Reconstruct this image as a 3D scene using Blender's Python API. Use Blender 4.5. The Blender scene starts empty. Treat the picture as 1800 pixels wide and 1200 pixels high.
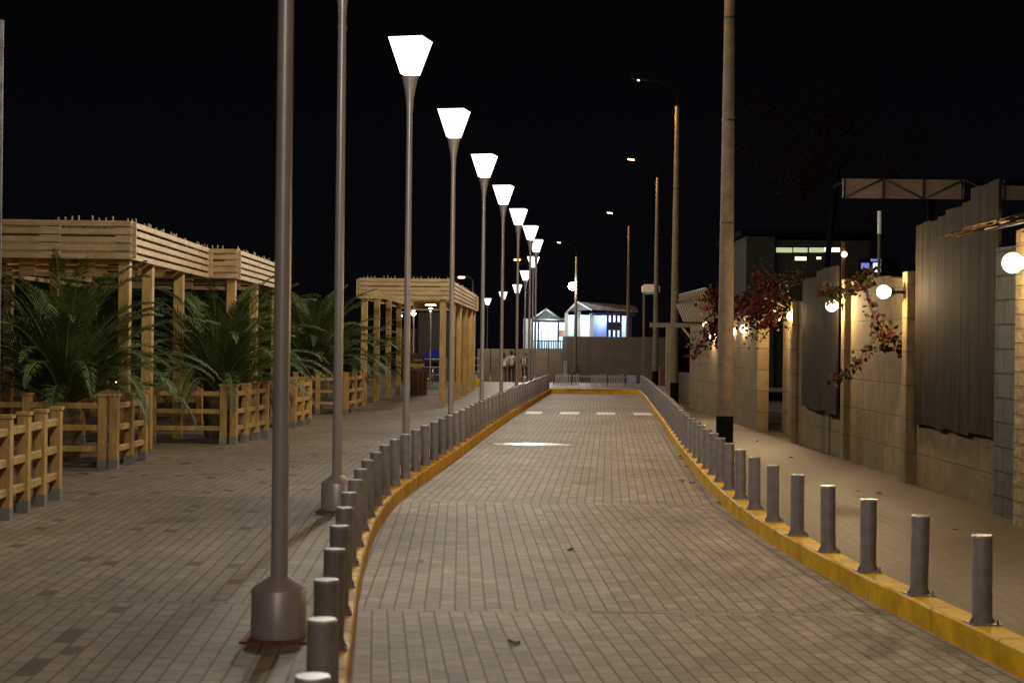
import bpy, bmesh, math, random
from mathutils import Vector, Matrix
random.seed(11)
S = bpy.context.scene
COL = S.collection
R = math.radians
PI = math.pi

# ------------------------------------------------------------ camera
F = 2700.0; TH = 0.0118; HC = 1.75          # focal length in photo pixels, roll, camera height
cam = bpy.data.cameras.new('camera'); co = bpy.data.objects.new('camera', cam); COL.objects.link(co)
cam.sensor_width = 36; cam.lens = F/1800*36; cam.clip_end = 3000; cam.clip_start = 0.1
cam.shift_y = 3/1800
co.location = (0, 0, HC)
co.rotation_euler = (Matrix.Rotation(R(90), 4, 'X') @ Matrix.Rotation(TH, 4, 'Z')).to_euler()
cam.dof.use_dof = True; cam.dof.focus_distance = 32; cam.dof.aperture_fstop = 4.5
S.camera = co

# ------------------------------------------------------------ world: night sky
w = bpy.data.worlds.new('World'); S.world = w; w.use_nodes = True
nt = w.node_tree; bg = nt.nodes['Background']
tc = nt.nodes.new('ShaderNodeTexCoord'); sx = nt.nodes.new('ShaderNodeSeparateXYZ')
cr = nt.nodes.new('ShaderNodeValToRGB')
nt.links.new(tc.outputs['Generated'], sx.inputs[0]); nt.links.new(sx.outputs['Z'], cr.inputs[0])
cr.color_ramp.elements[0].position = 0.0; cr.color_ramp.elements[0].color = (.0022, .0022, .0030, 1)
cr.color_ramp.elements[1].position = 0.35; cr.color_ramp.elements[1].color = (.0007, .0007, .0011, 1)
nt.links.new(cr.outputs[0], bg.inputs[0]); bg.inputs[1].default_value = 1.0

S.view_settings.view_transform = 'Standard'; S.view_settings.look = 'None'
S.view_settings.exposure = 0.0; S.view_settings.gamma = 1
S.render.engine = 'CYCLES'
S.cycles.use_denoising = True; S.cycles.max_bounces = 5; S.cycles.sample_clamp_indirect = 3
S.cycles.caustics_reflective = False; S.cycles.caustics_refractive = False

# light strengths
L_LAMP = 560.0; L_GLOBE = 140.0; L_SODIUM = 650.0

# ------------------------------------------------------------ helpers
c_, s_ = math.cos(TH), math.sin(TH)
def G(px, py, h):                 # photo pixel on the plane z = h
    u = px-900; v = 603-py
    X = u*c_-v*s_; Z = u*s_+v*c_
    Y = F*(h-HC)/Z
    return X*Y/F, Y
def W(px, py, Y):                 # photo pixel at depth Y
    u = px-900; v = 603-py
    return Vector(((u*c_-v*s_)*Y/F, Y, HC+(u*s_+v*c_)*Y/F))
def gz(y):                        # height of the paved ground
    if y < 58: return .15
    if y > 95: return -.55
    t = (y-58)/37; return .15-.70*(t*t*(3-2*t))
def lerp(tab, y):
    if y <= tab[0][0]: a, b = tab[0], tab[1]
    elif y >= tab[-1][0]: a, b = tab[-2], tab[-1]
    else:
        for a, b in zip(tab, tab[1:]):
            if a[0] <= y <= b[0]: break
    return a[1]+(b[1]-a[1])*(y-a[0])/(b[0]-a[0])
def smooth(tab):                  # catmull-rom resample of an x(y) table
    out = []
    for i in range(len(tab)-1):
        p0 = tab[max(i-1, 0)]; p1 = tab[i]; p2 = tab[i+1]; p3 = tab[min(i+2, len(tab)-1)]
        for k in range(6):
            t = k/6; y = p1[0]+(p2[0]-p1[0])*t
            m1 = (p2[1]-p0[1])/(p2[0]-p0[0]); m2 = (p3[1]-p1[1])/(p3[0]-p1[0]); h = p2[0]-p1[0]
            x = (2*t**3-3*t*t+1)*p1[1]+(t**3-2*t*t+t)*h*m1+(-2*t**3+3*t*t)*p2[1]+(t**3-t*t)*h*m2
            out.append((y, x))
    out.append(tab[-1]); return out
KL = smooth([(-8, .45), (3, -.36), (5, -.54), (7.2, -.755), (8.94, -.90), (10.16, -1.0), (11.8, -1.11), (14.0, -1.21), (16.5, -1.215), (17.8, -1.15), (19.3, -1.06), (20.9, -.95), (24, -.74), (29.7, -.39), (37.8, .16), (50, 1.08), (54.6, 1.42)])
KR = smooth([(-8, 4.1), (3, 3.3), (6, 2.96), (8.2, 2.73), (9.5, 2.60), (11, 2.46), (12.5, 2.36), (14.2, 2.30), (15.7, 2.305), (17.2, 2.34), (19.3, 2.43), (24.5, 2.70), (33.5, 3.28), (40.5, 3.71), (49, 4.24), (54.6, 4.5)])
xl = lambda y: lerp(KL, y)
xr = lambda y: lerp(KR, y)
WORDS = 'first second third fourth fifth sixth seventh eighth ninth tenth eleventh twelfth thirteenth fourteenth fifteenth sixteenth seventeenth eighteenth nineteenth twentieth'.split()
TENS = {2: 'twenty', 3: 'thirty', 4: 'forty', 5: 'fifty'}
TENTH = {2: 'twentieth', 3: 'thirtieth', 4: 'fortieth', 5: 'fiftieth'}
def nth(i):
    if i <= 20: return WORDS[i-1]
    return TENTH[i//10] if i % 10 == 0 else TENS[i//10]+'-'+WORDS[i % 10-1]

# ------------------------------------------------------------ materials
def mk(name, col, rough=.6, metal=0, var=.15, scale=6, bump=0, bscale=40, spec=.5, emit=None, es=0, coords='Object', stretch=(1, 1, 1), var2=0, s2=1):
    m = bpy.data.materials.new(name); m.use_nodes = True; n = m.node_tree; b = n.nodes['Principled BSDF']
    b.inputs['Roughness'].default_value = rough; b.inputs['Metallic'].default_value = metal
    b.inputs['Specular IOR Level'].default_value = spec
    t = n.nodes.new('ShaderNodeTexCoord'); mp = n.nodes.new('ShaderNodeMapping'); mp.inputs['Scale'].default_value = stretch
    n.links.new(t.outputs[coords], mp.inputs[0])
    nz = n.nodes.new('ShaderNodeTexNoise'); nz.inputs['Scale'].default_value = scale; nz.inputs['Detail'].default_value = 6
    n.links.new(mp.outputs[0], nz.inputs[0])
    rp = n.nodes.new('ShaderNodeValToRGB'); e = rp.color_ramp.elements
    e[0].position = .3; e[1].position = .7
    e[0].color = tuple(max(0, c*(1-var)) for c in col)+(1,); e[1].color = tuple(min(1, c*(1+var)) for c in col)+(1,)
    n.links.new(nz.outputs['Fac'], rp.inputs[0]); out = rp.outputs[0]
    if var2:
        n2 = n.nodes.new('ShaderNodeTexNoise'); n2.inputs['Scale'].default_value = s2; n2.inputs['Detail'].default_value = 8; n2.inputs['Roughness'].default_value = .7
        n.links.new(t.outputs[coords], n2.inputs[0])
        r2 = n.nodes.new('ShaderNodeValToRGB'); r2.color_ramp.elements[0].position = .35; r2.color_ramp.elements[1].position = .65
        k = 1-var2; r2.color_ramp.elements[0].color = (k, k, k, 1); r2.color_ramp.elements[1].color = (1, 1, 1, 1)
        n.links.new(n2.outputs['Fac'], r2.inputs[0])
        mx = n.nodes.new('ShaderNodeMixRGB'); mx.blend_type = 'MULTIPLY'; mx.inputs[0].default_value = 1
        n.links.new(out, mx.inputs[1]); n.links.new(r2.outputs[0], mx.inputs[2]); out = mx.outputs[0]
    n.links.new(out, b.inputs['Base Color'])
    if bump:
        nb = n.nodes.new('ShaderNodeTexNoise'); nb.inputs['Scale'].default_value = bscale; nb.inputs['Detail'].default_value = 5
        n.links.new(mp.outputs[0], nb.inputs[0])
        bp = n.nodes.new('ShaderNodeBump'); bp.inputs['Strength'].default_value = 1; bp.inputs['Distance'].default_value = bump
        n.links.new(nb.outputs['Fac'], bp.inputs['Height']); n.links.new(bp.outputs[0], b.inputs['Normal'])
    if emit:
        b.inputs['Emission Color'].default_value = emit+(1,); b.inputs['Emission Strength'].default_value = es
    return m

def paver_mat(name, c1, c2, mortar, bw=.2, rh=.1, dark=0.0, rough=.55, bump=.007, msize=.007, coords='UV', stain=.35, red=(.16, .05, .03)):
    m = bpy.data.materials.new(name); m.use_nodes = True; n = m.node_tree; b = n.nodes['Principled BSDF']; L = n.links
    t = n.nodes.new('ShaderNodeTexCoord'); vec = t.outputs[coords]
    def brick(a, bb, mo):
        k = n.nodes.new('ShaderNodeTexBrick'); k.inputs['Scale'].default_value = 1; k.inputs['Brick Width'].default_value = bw
        k.inputs['Row Height'].default_value = rh; k.inputs['Mortar Size'].default_value = msize; k.inputs['Mortar Smooth'].default_value = .3
        k.inputs['Color1'].default_value = a+(1,); k.inputs['Color2'].default_value = bb+(1,); k.inputs['Mortar'].default_value = mo+(1,)
        L.new(vec, k.inputs['Vector']); return k
    k = brick(c1, c2, mortar); k2 = brick((0, 0, 0), (1, 1, 1), (.5, .5, .5)); col = k.outputs['Color']
    if dark > 0:
        th = n.nodes.new('ShaderNodeMath'); th.operation = 'LESS_THAN'; th.inputs[1].default_value = dark
        L.new(k2.outputs['Color'], th.inputs[0])
        mx = n.nodes.new('ShaderNodeMixRGB'); mx.inputs[2].default_value = red+(1,)
        L.new(th.outputs[0], mx.inputs[0]); L.new(col, mx.inputs[1]); col = mx.outputs[0]
    for sc, amt in ((.35, stain), (1.7, .22), (5, .28), (60, .2)):
        nz = n.nodes.new('ShaderNodeTexNoise'); nz.inputs['Scale'].default_value = sc; nz.inputs['Detail'].default_value = 7; nz.inputs['Roughness'].default_value = .65
        L.new(vec, nz.inputs[0]); rp = n.nodes.new('ShaderNodeValToRGB'); rp.color_ramp.elements[0].position = .33; rp.color_ramp.elements[1].position = .67
        rp.color_ramp.elements[0].color = (1-amt, 1-amt, 1-amt*1.05, 1); rp.color_ramp.elements[1].color = (1, 1, 1, 1)
        L.new(nz.outputs['Fac'], rp.inputs[0])
        mx = n.nodes.new('ShaderNodeMixRGB'); mx.blend_type = 'MULTIPLY'; mx.inputs[0].default_value = 1
        L.new(col, mx.inputs[1]); L.new(rp.outputs[0], mx.inputs[2]); col = mx.outputs[0]
    if coords == 'UV':
        nz = n.nodes.new('ShaderNodeTexNoise'); nz.inputs['Scale'].default_value = .8; nz.inputs['Detail'].default_value = 9; nz.inputs['Roughness'].default_value = .6; nz.inputs['Distortion'].default_value = .6
        L.new(vec, nz.inputs[0]); rp = n.nodes.new('ShaderNodeValToRGB'); rp.color_ramp.elements[0].position = .60; rp.color_ramp.elements[1].position = .70
        rp.color_ramp.elements[0].color = (1, 1, 1, 1); rp.color_ramp.elements[1].color = (.58, .55, .50, 1); L.new(nz.outputs['Fac'], rp.inputs[0])
        mx = n.nodes.new('ShaderNodeMixRGB'); mx.blend_type = 'MULTIPLY'; mx.inputs[0].default_value = 1
        L.new(col, mx.inputs[1]); L.new(rp.outputs[0], mx.inputs[2]); col = mx.outputs[0]
    L.new(col, b.inputs['Base Color']); b.inputs['Roughness'].default_value = rough; b.inputs['Specular IOR Level'].default_value = .28
    inv = n.nodes.new('ShaderNodeMath'); inv.operation = 'MULTIPLY_ADD'; inv.inputs[1].default_value = -1; inv.inputs[2].default_value = 1
    L.new(k.outputs['Fac'], inv.inputs[0])
    ad = n.nodes.new('ShaderNodeMath'); ad.operation = 'MULTIPLY_ADD'; ad.inputs[1].default_value = .55; L.new(k2.outputs['Color'], ad.inputs[0]); L.new(inv.outputs[0], ad.inputs[2])
    nz = n.nodes.new('ShaderNodeTexNoise'); nz.inputs['Scale'].default_value = 14; nz.inputs['Detail'].default_value = 8; L.new(vec, nz.inputs[0])
    a2 = n.nodes.new('ShaderNodeMath'); a2.operation = 'MULTIPLY_ADD'; a2.inputs[1].default_value = .6; L.new(nz.outputs['Fac'], a2.inputs[0]); L.new(ad.outputs[0], a2.inputs[2])
    bp = n.nodes.new('ShaderNodeBump'); bp.inputs['Distance'].default_value = bump; bp.inputs['Strength'].default_value = 1
    L.new(a2.outputs[0], bp.inputs['Height']); L.new(bp.outputs[0], b.inputs['Normal'])
    return m

M = {}
M['road'] = paver_mat('road_pavers', (.36, .305, .235), (.51, .44, .345), (.17, .14, .105), dark=0, rough=.68, stain=.38)
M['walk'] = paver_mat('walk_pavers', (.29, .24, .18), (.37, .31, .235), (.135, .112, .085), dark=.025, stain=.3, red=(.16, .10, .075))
M['walk_r'] = paver_mat('walk_pavers_right_dim', (.078, .054, .028), (.105, .074, .039), (.07, .052, .035), dark=0, stain=.45)  # same pavers as the left, weaker light darkened into the colour
M['ground'] = mk('dark_soil', (.035, .03, .022), .95, bump=.03, bscale=6, scale=2, var=.3)
M['bed'] = mk('bed_soil', (.06, .045, .028), .95, bump=.04, bscale=12, scale=8, var=.5)
M['kerb'] = mk('yellow_kerb_paint', (.74, .40, .003), .55, spec=.25, var=.12, scale=5, bump=.004, bscale=25, var2=.4, s2=3)
_n = M['kerb'].node_tree; _b = _n.nodes['Principled BSDF']; _src = _b.inputs['Base Color'].links[0].from_socket
_nz = _n.nodes.new('ShaderNodeTexNoise'); _nz.inputs['Scale'].default_value = 9; _nz.inputs['Detail'].default_value = 10; _nz.inputs['Roughness'].default_value = .75
_tc = _n.nodes.new('ShaderNodeTexCoord'); _n.links.new(_tc.outputs['Object'], _nz.inputs[0])
_rp = _n.nodes.new('ShaderNodeValToRGB'); _rp.color_ramp.elements[0].position = .60; _rp.color_ramp.elements[1].position = .66
_rp.color_ramp.elements[0].color = (0, 0, 0, 1); _rp.color_ramp.elements[1].color = (.5, .5, .5, 1); _n.links.new(_nz.outputs['Fac'], _rp.inputs[0])
_mx = _n.nodes.new('ShaderNodeMixRGB'); _mx.inputs[2].default_value = (.20, .15, .09, 1)
_n.links.new(_rp.outputs[0], _mx.inputs[0]); _n.links.new(_src, _mx.inputs[1]); _n.links.new(_mx.outputs[0], _b.inputs['Base Color'])
M['white'] = mk('worn_white_paint', (.82, .80, .74), .6, var=.1, scale=20, var2=.25, s2=9)
M['steel'] = mk('grey_bollard_paint', (.29, .272, .29), .42, metal=.3, var=.12, scale=9, bump=.001, bscale=60, var2=.3, s2=14)
M['cap'] = mk('bollard_cap', (.42, .41, .42), .3, metal=.5, var=.1, scale=20)
M['pole'] = mk('lamp_pole_paint', (.37, .33, .34), .38, metal=.3, var=.10, scale=5, bump=.0008, bscale=50)
M['rust'] = mk('rusty_plate', (.13, .045, .025), .8, var=.4, scale=30)
M['bolt'] = mk('galvanised_bolt', (.45, .44, .42), .35, metal=.9, var=.1)
M['wood'] = mk('yellow_timber', (.46, .30, .09), .6, var=.24, scale=3.5, bump=.003, bscale=12, stretch=(6, 6, 1), var2=.3, s2=2.5)
M['woodh'] = mk('yellow_timber_boards', (.52, .38, .185), .6, var=.24, scale=3.5, bump=.003, bscale=12, stretch=(1, 1, 7), var2=.3, s2=1.6)
M['foot'] = mk('grey_post_foot', (.17, .17, .16), .7)
M['lamp'] = bpy.data.materials.new('lamp_diffuser'); M['lamp'].use_nodes = True      # clear acrylic cone that glows
_n = M['lamp'].node_tree; _n.nodes.remove(_n.nodes['Principled BSDF'])
_t = _n.nodes.new('ShaderNodeBsdfTransparent'); _t.inputs[0].default_value = (.8, .8, .8, 1)
_e = _n.nodes.new('ShaderNodeEmission'); _e.inputs[0].default_value = (.93, .97, 1, 1); _e.inputs[1].default_value = 1.6
_a = _n.nodes.new('ShaderNodeAddShader'); _n.links.new(_t.outputs[0], _a.inputs[0]); _n.links.new(_e.outputs[0], _a.inputs[1]); _n.links.new(_a.outputs[0], _n.nodes['Material Output'].inputs[0])
M['globe'] = M['lamp'].copy(); M['globe'].name = 'wall_globe'
for _x in M['globe'].node_tree.nodes:
    if _x.type == 'EMISSION': _x.inputs[0].default_value = (1, .86, .58, 1); _x.inputs[1].default_value = 1.7
M['concpole'] = mk('concrete_pole', (.15, .112, .068), .8, var=.15, scale=8, bump=.003, bscale=40, var2=.35, s2=2)
M['black'] = mk('matt_black', (.006, .006, .006), .95, spec=.02)
M['dark'] = mk('dark_metal', (.03, .03, .03), .5, metal=.4)
M['palm'] = mk('palm_leaf', (.058, .088, .016), .6, var=.5, scale=2.2)
M['rachis'] = mk('palm_rachis', (.13, .15, .045), .5, var=.2)
M['palmtrunk'] = mk('palm_trunk', (.11, .075, .04), .9, var=.5, scale=9, bump=.03, bscale=12)
M['leafr'] = mk('bougainvillea_bract', (.055, .010, .008), .8, spec=.1, var=.55, scale=5)
M['leafg'] = mk('bougainvillea_leaf', (.035, .035, .010), .7, spec=.2, var=.5, scale=5)
M['branch'] = mk('branch_bark', (.07, .045, .03), .9)
M['greyboard'] = mk('weathered_boards', (.022, .016, .010), .85, var=.5, scale=2.2, bump=.006, bscale=8, stretch=(7, 7, .5), var2=.35, s2=1.5, spec=.08)
M['greywall'] = mk('grey_render', (.095, .09, .08), .9, var=.12, scale=1.5, bump=.006, bscale=15, var2=.3, s2=.5)
M['beigewall'] = mk('beige_render', (.26, .215, .16), .9, var=.12, scale=1.2, bump=.006, bscale=15, var2=.25, s2=.6)
M['whitewall'] = mk('white_wall', (.72, .78, .80), .8, var=.04, scale=2)
M['bluewall'] = mk('pale_blue_wall', (.38, .45, .68), .8, var=.08, scale=2)
M['roof'] = mk('grey_roof_tiles', (.20, .20, .20), .8, var=.3, scale=4, bump=.02, bscale=20)
M['navy'] = mk('navy_paint', (.02, .025, .09), .5)
M['blue'] = mk('blue_plastic', (.02, .03, .28), .35)
M['chrome'] = mk('steel_slide', (.6, .6, .62), .18, metal=1, var=.05)
M['rail'] = mk('pale_rail', (.40, .36, .30), .5)
M['grass'] = mk('short_grass', (.07, .16, .025), .9, var=.4, scale=12, bump=.03, bscale=60)
M['skin'] = mk('skin', (.30, .17, .11), .6)
M['hair'] = mk('black_hair', (.01, .008, .007), .6)
M['shirt'] = mk('white_shirt', (.62, .58, .54), .8)
M['trousers'] = mk('dark_trousers', (.02, .02, .025), .8)
M['blackshirt'] = mk('dark_top', (.03, .028, .03), .8)
M['thatch'] = mk('thatch', (.06, .04, .022), .95, spec=.1, var=.5, scale=20, bump=.03, bscale=40)
M['fascia'] = mk('beige_fascia', (.17, .13, .095), .8, var=.2, scale=3)
M['green'] = mk('green_plastic', (.10, .30, .05), .5)
M['yellow'] = mk('yellow_board', (.50, .36, .05), .5)
M['brown'] = mk('brown_timber', (.10, .05, .025), .7, var=.3)
M['bin'] = mk('grey_box_paint', (.22, .25, .30), .5)
M['deadleaf'] = mk('dead_leaf', (.055, .03, .015), .9, var=.4)
M['picture'] = mk('picture_red', (.30, .10, .05), .6, var=.5, scale=6)
def emitter(name, c, s): return mk(name, (.8, .8, .8), .5, emit=c, es=s)
M['sodium'] = emitter('sodium_lamp', (1, .50, .16), 14.0)
M['flood'] = emitter('flood_lamp', (.92, .96, 1), 260.0)
M['discl'] = emitter('park_lamp_light', (1, .93, .85), 14.0)
M['litwin'] = emitter('lit_window', (.80, .92, .42), .55)
M['litwin2'] = emitter('lit_window_warm', (1, .95, .6), 2.0)
M['bluewin'] = emitter('blue_lit_screen', (.12, .16, .9), .6)
M['tiny'] = emitter('garden_light', (.95, .97, 1), 10.0)

# rough block wall: big blocks and plaster
def block_mat(name, c1, c2, mortar, bw, rh, bump, ms=.012, coords='Object'):
    m = paver_mat(name, c1, c2, mortar, bw=bw, rh=rh, rough=.9, bump=bump, msize=ms, coords=coords, stain=.35)
    n = m.node_tree; t = [x for x in n.nodes if x.type == 'TEX_COORD'][0]
    sp = n.nodes.new('ShaderNodeSeparateXYZ'); cb = n.nodes.new('ShaderNodeCombineXYZ')
    ad = n.nodes.new('ShaderNodeMath'); ad.operation = 'ADD'
    for l in [l for l in n.links if l.from_node == t]:
        to = l.to_socket; n.links.remove(l); n.links.new(cb.outputs[0], to)
    n.links.new(t.outputs['Object'], sp.inputs[0]); n.links.new(sp.outputs['X'], ad.inputs[0]); n.links.new(sp.outputs['Y'], ad.inputs[1])
    n.links.new(ad.outputs[0], cb.inputs['X']); n.links.new(sp.outputs['Z'], cb.inputs['Y'])
    return m
M['plaster'] = block_mat('plastered_block', (.25, .18, .09), (.29, .21, .108), (.21, .15, .077), .8, .40, .010)
M['rough'] = block_mat('rough_brick', (.34, .255, .13), (.42, .32, .17), (.31, .23, .12), .30, .13, .035, .02)
M['block'] = block_mat('grey_blocks', (.11, .115, .10), (.135, .14, .125), (.05, .05, .045), .40, .235, .012)

# ------------------------------------------------------------ mesh builder
class MB:
    def __init__(s): s.v = []; s.f = []; s.sm = []; s.mi = []
    def add(s, vs, fs, smooth=False, mi=0):
        o = len(s.v); s.v += [tuple(v) for v in vs]; s.f += [tuple(i+o for i in f) for f in fs]
        s.sm += [smooth]*len(fs); s.mi += [mi]*len(fs); return s
    def box(s, c, d, rz=0, rx=0, ry=0, bev=0):
        m = Matrix.Rotation(rz, 3, 'Z') @ Matrix.Rotation(ry, 3, 'Y') @ Matrix.Rotation(rx, 3, 'X')
        if bev:
            x, y, z = d[0]/2, d[1]/2, d[2]/2; b = bev; vs = []
            for (zz, k) in ((-z, b), (-z+b, 0), (z-b, 0), (z, b)):
                X, Y = x-k, y-k
                ring = [(-X, -Y+b), (-X+b, -Y), (X-b, -Y), (X, -Y+b), (X, Y-b), (X-b, Y), (-X+b, Y), (-X, Y-b)]
                vs += [Vector(c)+m @ Vector((a, bb, zz)) for a, bb in ring]
            fs = [tuple(range(7, -1, -1)), tuple(range(24, 32))]
            for r in range(3):
                for i in range(8):
                    j = (i+1) % 8; fs.append((r*8+i, r*8+j, r*8+8+j, r*8+8+i))
            return s.add(vs, fs)
        vs = [Vector(c)+m @ Vector((a*d[0]/2, b*d[1]/2, e*d[2]/2)) for a in (-1, 1) for b in (-1, 1) for e in (-1, 1)]
        return s.add(vs, [(0, 1, 3, 2), (4, 6, 7, 5), (0, 4, 5, 1), (2, 3, 7, 6), (0, 2, 6, 4), (1, 5, 7, 3)])
    def bx(s, x0, x1, y0, y1, z0, z1, bev=0): return s.box(((x0+x1)/2, (y0+y1)/2, (z0+z1)/2), (abs(x1-x0), abs(y1-y0), abs(z1-z0)), bev=bev)
    def lathe(s, prof, seg=20, c=(0, 0, 0), smooth=True, caps=True):
        n = len(prof); vs = []
        for r, z in prof:
            for i in range(seg):
                a = 2*PI*i/seg; vs.append((c[0]+r*math.cos(a), c[1]+r*math.sin(a), c[2]+z))
        fs = [(k*seg+i, k*seg+(i+1) % seg, (k+1)*seg+(i+1) % seg, (k+1)*seg+i) for k in range(n-1) for i in range(seg)]
        s.add(vs, fs, smooth)
        if caps:
            s.add([vs[i] for i in range(seg)], [tuple(range(seg-1, -1, -1))]); s.add([vs[(n-1)*seg+i] for i in range(seg)], [tuple(range(seg))])
        return s
    def tube(s, pts, rad, seg=8, smooth=True):
        pts = [Vector(p) for p in pts]
        if not hasattr(rad, '__len__'): rad = [rad]*len(pts)
        vs = []
        for i, p in enumerate(pts):
            d = (pts[min(i+1, len(pts)-1)]-pts[max(i-1, 0)]).normalized()
            a = d.cross(Vector((0, 0, 1)) if abs(d.z) < .9 else Vector((1, 0, 0))).normalized(); b = d.cross(a)
            for k in range(seg):
                t = 2*PI*k/seg; vs.append(p+(a*math.cos(t)+b*math.sin(t))*rad[i])
        n = len(pts)
        fs = [(k*seg+i, k*seg+(i+1) % seg, (k+1)*seg+(i+1) % seg, (k+1)*seg+i) for k in range(n-1) for i in range(seg)]
        fs += [tuple(range(seg)), tuple(range(n*seg-1, (n-1)*seg-1, -1))]
        return s.add(vs, fs, smooth)
    def build(s, name, mat, parent=None, loc=None, rot=None):
        me = bpy.data.meshes.new(name); me.from_pydata(s.v, [], s.f); 
        for m in (mat if isinstance(mat, (list, tuple)) else [mat]): me.materials.append(m)
        me.polygons.foreach_set('use_smooth', s.sm); me.polygons.foreach_set('material_index', s.mi); me.update()
        bm = bmesh.new(); bm.from_mesh(me); bmesh.ops.recalc_face_normals(bm, faces=bm.faces) if len(s.f) < 6000 else None; bm.to_mesh(me); bm.free()
        o = bpy.data.objects.new(name, me); COL.objects.link(o)
        if parent: o.parent = parent
        if loc is not None: o.location = loc
        if rot is not None: o.rotation_euler = rot
        return o
def sphere(mb, c, r, seg=16, sz=1):
    return mb.lathe([(max(r*math.sin(PI*i/10), 1e-4), -r*sz*math.cos(PI*i/10)) for i in range(11)], seg, c, True, False)
def tag(o, label, cat, group=None, kind=None):
    if label: o['label'] = label
    if cat: o['category'] = cat
    if group: o['group'] = group
    if kind: o['kind'] = kind
    return o
def thing(name, label, cat, loc, rz=0, group=None):
    o = bpy.data.objects.new(name, None); COL.objects.link(o); o.location = loc; o.rotation_euler = (0, 0, rz); o.empty_display_size = .2
    return tag(o, label, cat, group)
def struct(o, label=None):
    o['kind'] = 'structure'
    if label: o['label'] = label
    return o
def dup(root, loc, rz=0, label=None, scale=None):
    def cp(o, par):
        c = o.copy(); COL.objects.link(c)
        if par: c.parent = par
        for ch in list(o.children): cp(ch, c)
        return c
    r = cp(root, None); r.location = loc; r.rotation_euler = (0, 0, rz)
    if scale: r.scale = (scale,)*3
    if label: r['label'] = label
    return r

# ------------------------------------------------------------ ground, road, pavements
def strip(name, mat, fx0, fx1, ys, fz, secs, uvs=True):
    """sheet between x=fx0(y) and fx1(y); secs: (y_start, heading_deg) gives the laying direction of the pavers"""
    bm = bmesh.new(); uv = bm.loops.layers.uv.new('UVMap'); NX = 4
    rows = [[bm.verts.new((fx0(y)+(fx1(y)-fx0(y))*i/NX, y, fz(y))) for i in range(NX+1)] for y in ys]
    for j in range(len(ys)-1):
        ym = (ys[j]+ys[j+1])/2; h = secs[0]; k = 0
        for q, sct in enumerate(secs):
            if ym >= sct[0]: h = sct; k = q
        a = R(h[1]); ca, sa = math.cos(a), math.sin(a)
        for i in range(NX):
            f = bm.faces.new((rows[j][i], rows[j][i+1], rows[j+1][i+1], rows[j+1][i]))
            for l in f.loops:
                x, y = l.vert.co.x, l.vert.co.y
                l[uv].uv = (y*ca+x*sa+k*3.37, x*ca-y*sa+k*5.11)
    me = bpy.data.meshes.new(name); bm.to_mesh(me); bm.free(); me.materials.append(mat)
    o = bpy.data.objects.new(name, me); COL.objects.link(o); return o
def frange(a, b, st, extra=()):
    r = []; y = a
    while y < b-1e-6: r.append(round(y, 4)); y += st
    r.append(b); return sorted(set(r+[e for e in extra if a < e < b]))
rs = [(-8, -5.1), (10.0, 85), (10.1, -1.9), (16.8, 88), (16.9, 3.6), (33.0, 93), (33.1, 3.0)]
road = struct(strip('road', M['road'], lambda y: xl(y)-.05, lambda y: xr(y)+.05, frange(-8, 54.6, .5, [r[0] for r in rs]), lambda y: 0, rs))
ws = [(-8, -3.5), (9.3, 86), (9.4, -2.5), (15.6, 88), (15.7, 0), (24, 90), (24.1, 2.5)]
struct(strip('pavement', M['walk'], lambda y: -26, lambda y: xl(y)-.16, frange(-8, 54.5, .5, [r[0] for r in ws]), lambda y: .15, ws))
ws2 = [(-8, 2), (13.05, 88), (13.15, 1), (20, 90), (20.1, 3)]
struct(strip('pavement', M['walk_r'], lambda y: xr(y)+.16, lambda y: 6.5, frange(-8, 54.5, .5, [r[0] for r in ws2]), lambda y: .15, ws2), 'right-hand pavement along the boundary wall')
struct(strip('plaza', M['walk'], lambda y: -26, lambda y: 12, frange(54.5, 135, 2), gz, [(50, 2.5)]))
bm = MB(); ys = [-300, -10, 58, 62, 66, 70, 75, 80, 85, 90, 95, 200, 1500]; xs = [-1500, -26, 0, 40, 1500]
vs = [(x, y, gz(y)-.35) for y in ys for x in xs]; nx = len(xs)
bm.add(vs, [(j*nx+i, j*nx+i+1, (j+1)*nx+i+1, (j+1)*nx+i) for j in range(len(ys)-1) for i in range(nx-1)])
struct(bm.build('ground', M['ground']))

# kerbs: front face and top, as a swept profile
def kerb(fx, side, y0, y1, name='kerb', label=None):
    bm = MB(); W_ = .17; ys = frange(y0, y1, .25, [q*1.0+.47+e for q in range(-8, 55) for e in (-.009, 0, .009)]); vs = []
    for y in ys:
        x = fx(y); jn = .016 if abs((y-.47)-round(y-.47)) < .002 else 0; jit = .004*math.sin(y*5.1)+.003*math.sin(y*13.7)
        for dx, z in ((jn, -.05), (0+jit*.5+jn, .14+jit*.4-jn), (.012+jn, .156+jit*.4-jn), (W_-.01, .156-jn), (W_, .10)):
            vs.append((x+side*dx, y, z))
    n = 5
    bm.add(vs, [(j*n+i, j*n+i+1, (j+1)*n+i+1, (j+1)*n+i) for j in range(len(ys)-1) for i in range(n-1)])
    return struct(bm.build(name, M['kerb']), label)
kerb(xl, -1, -8, 54.4, label='yellow kerb on the left of the road'); kerb(xr, 1, -8, 54.0, label='yellow kerb on the right of the road')
bm = MB(); pts = [(1.25, 54.42), (2.4, 54.6), (3.9, 54.55), (4.4, 54.3), (4.62, 53.9)]
for a, b in zip(pts, pts[1:]):
    d = math.atan2(b[1]-a[1], b[0]-a[0]); L = math.hypot(b[0]-a[0], b[1]-a[1])
    bm.box(((a[0]+b[0])/2, (a[1]+b[1])/2+.09, .056), (L+.04, .2, .206), rz=d)
struct(bm.build('kerb', M['kerb']), 'yellow kerb across the far end of the road')

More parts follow.
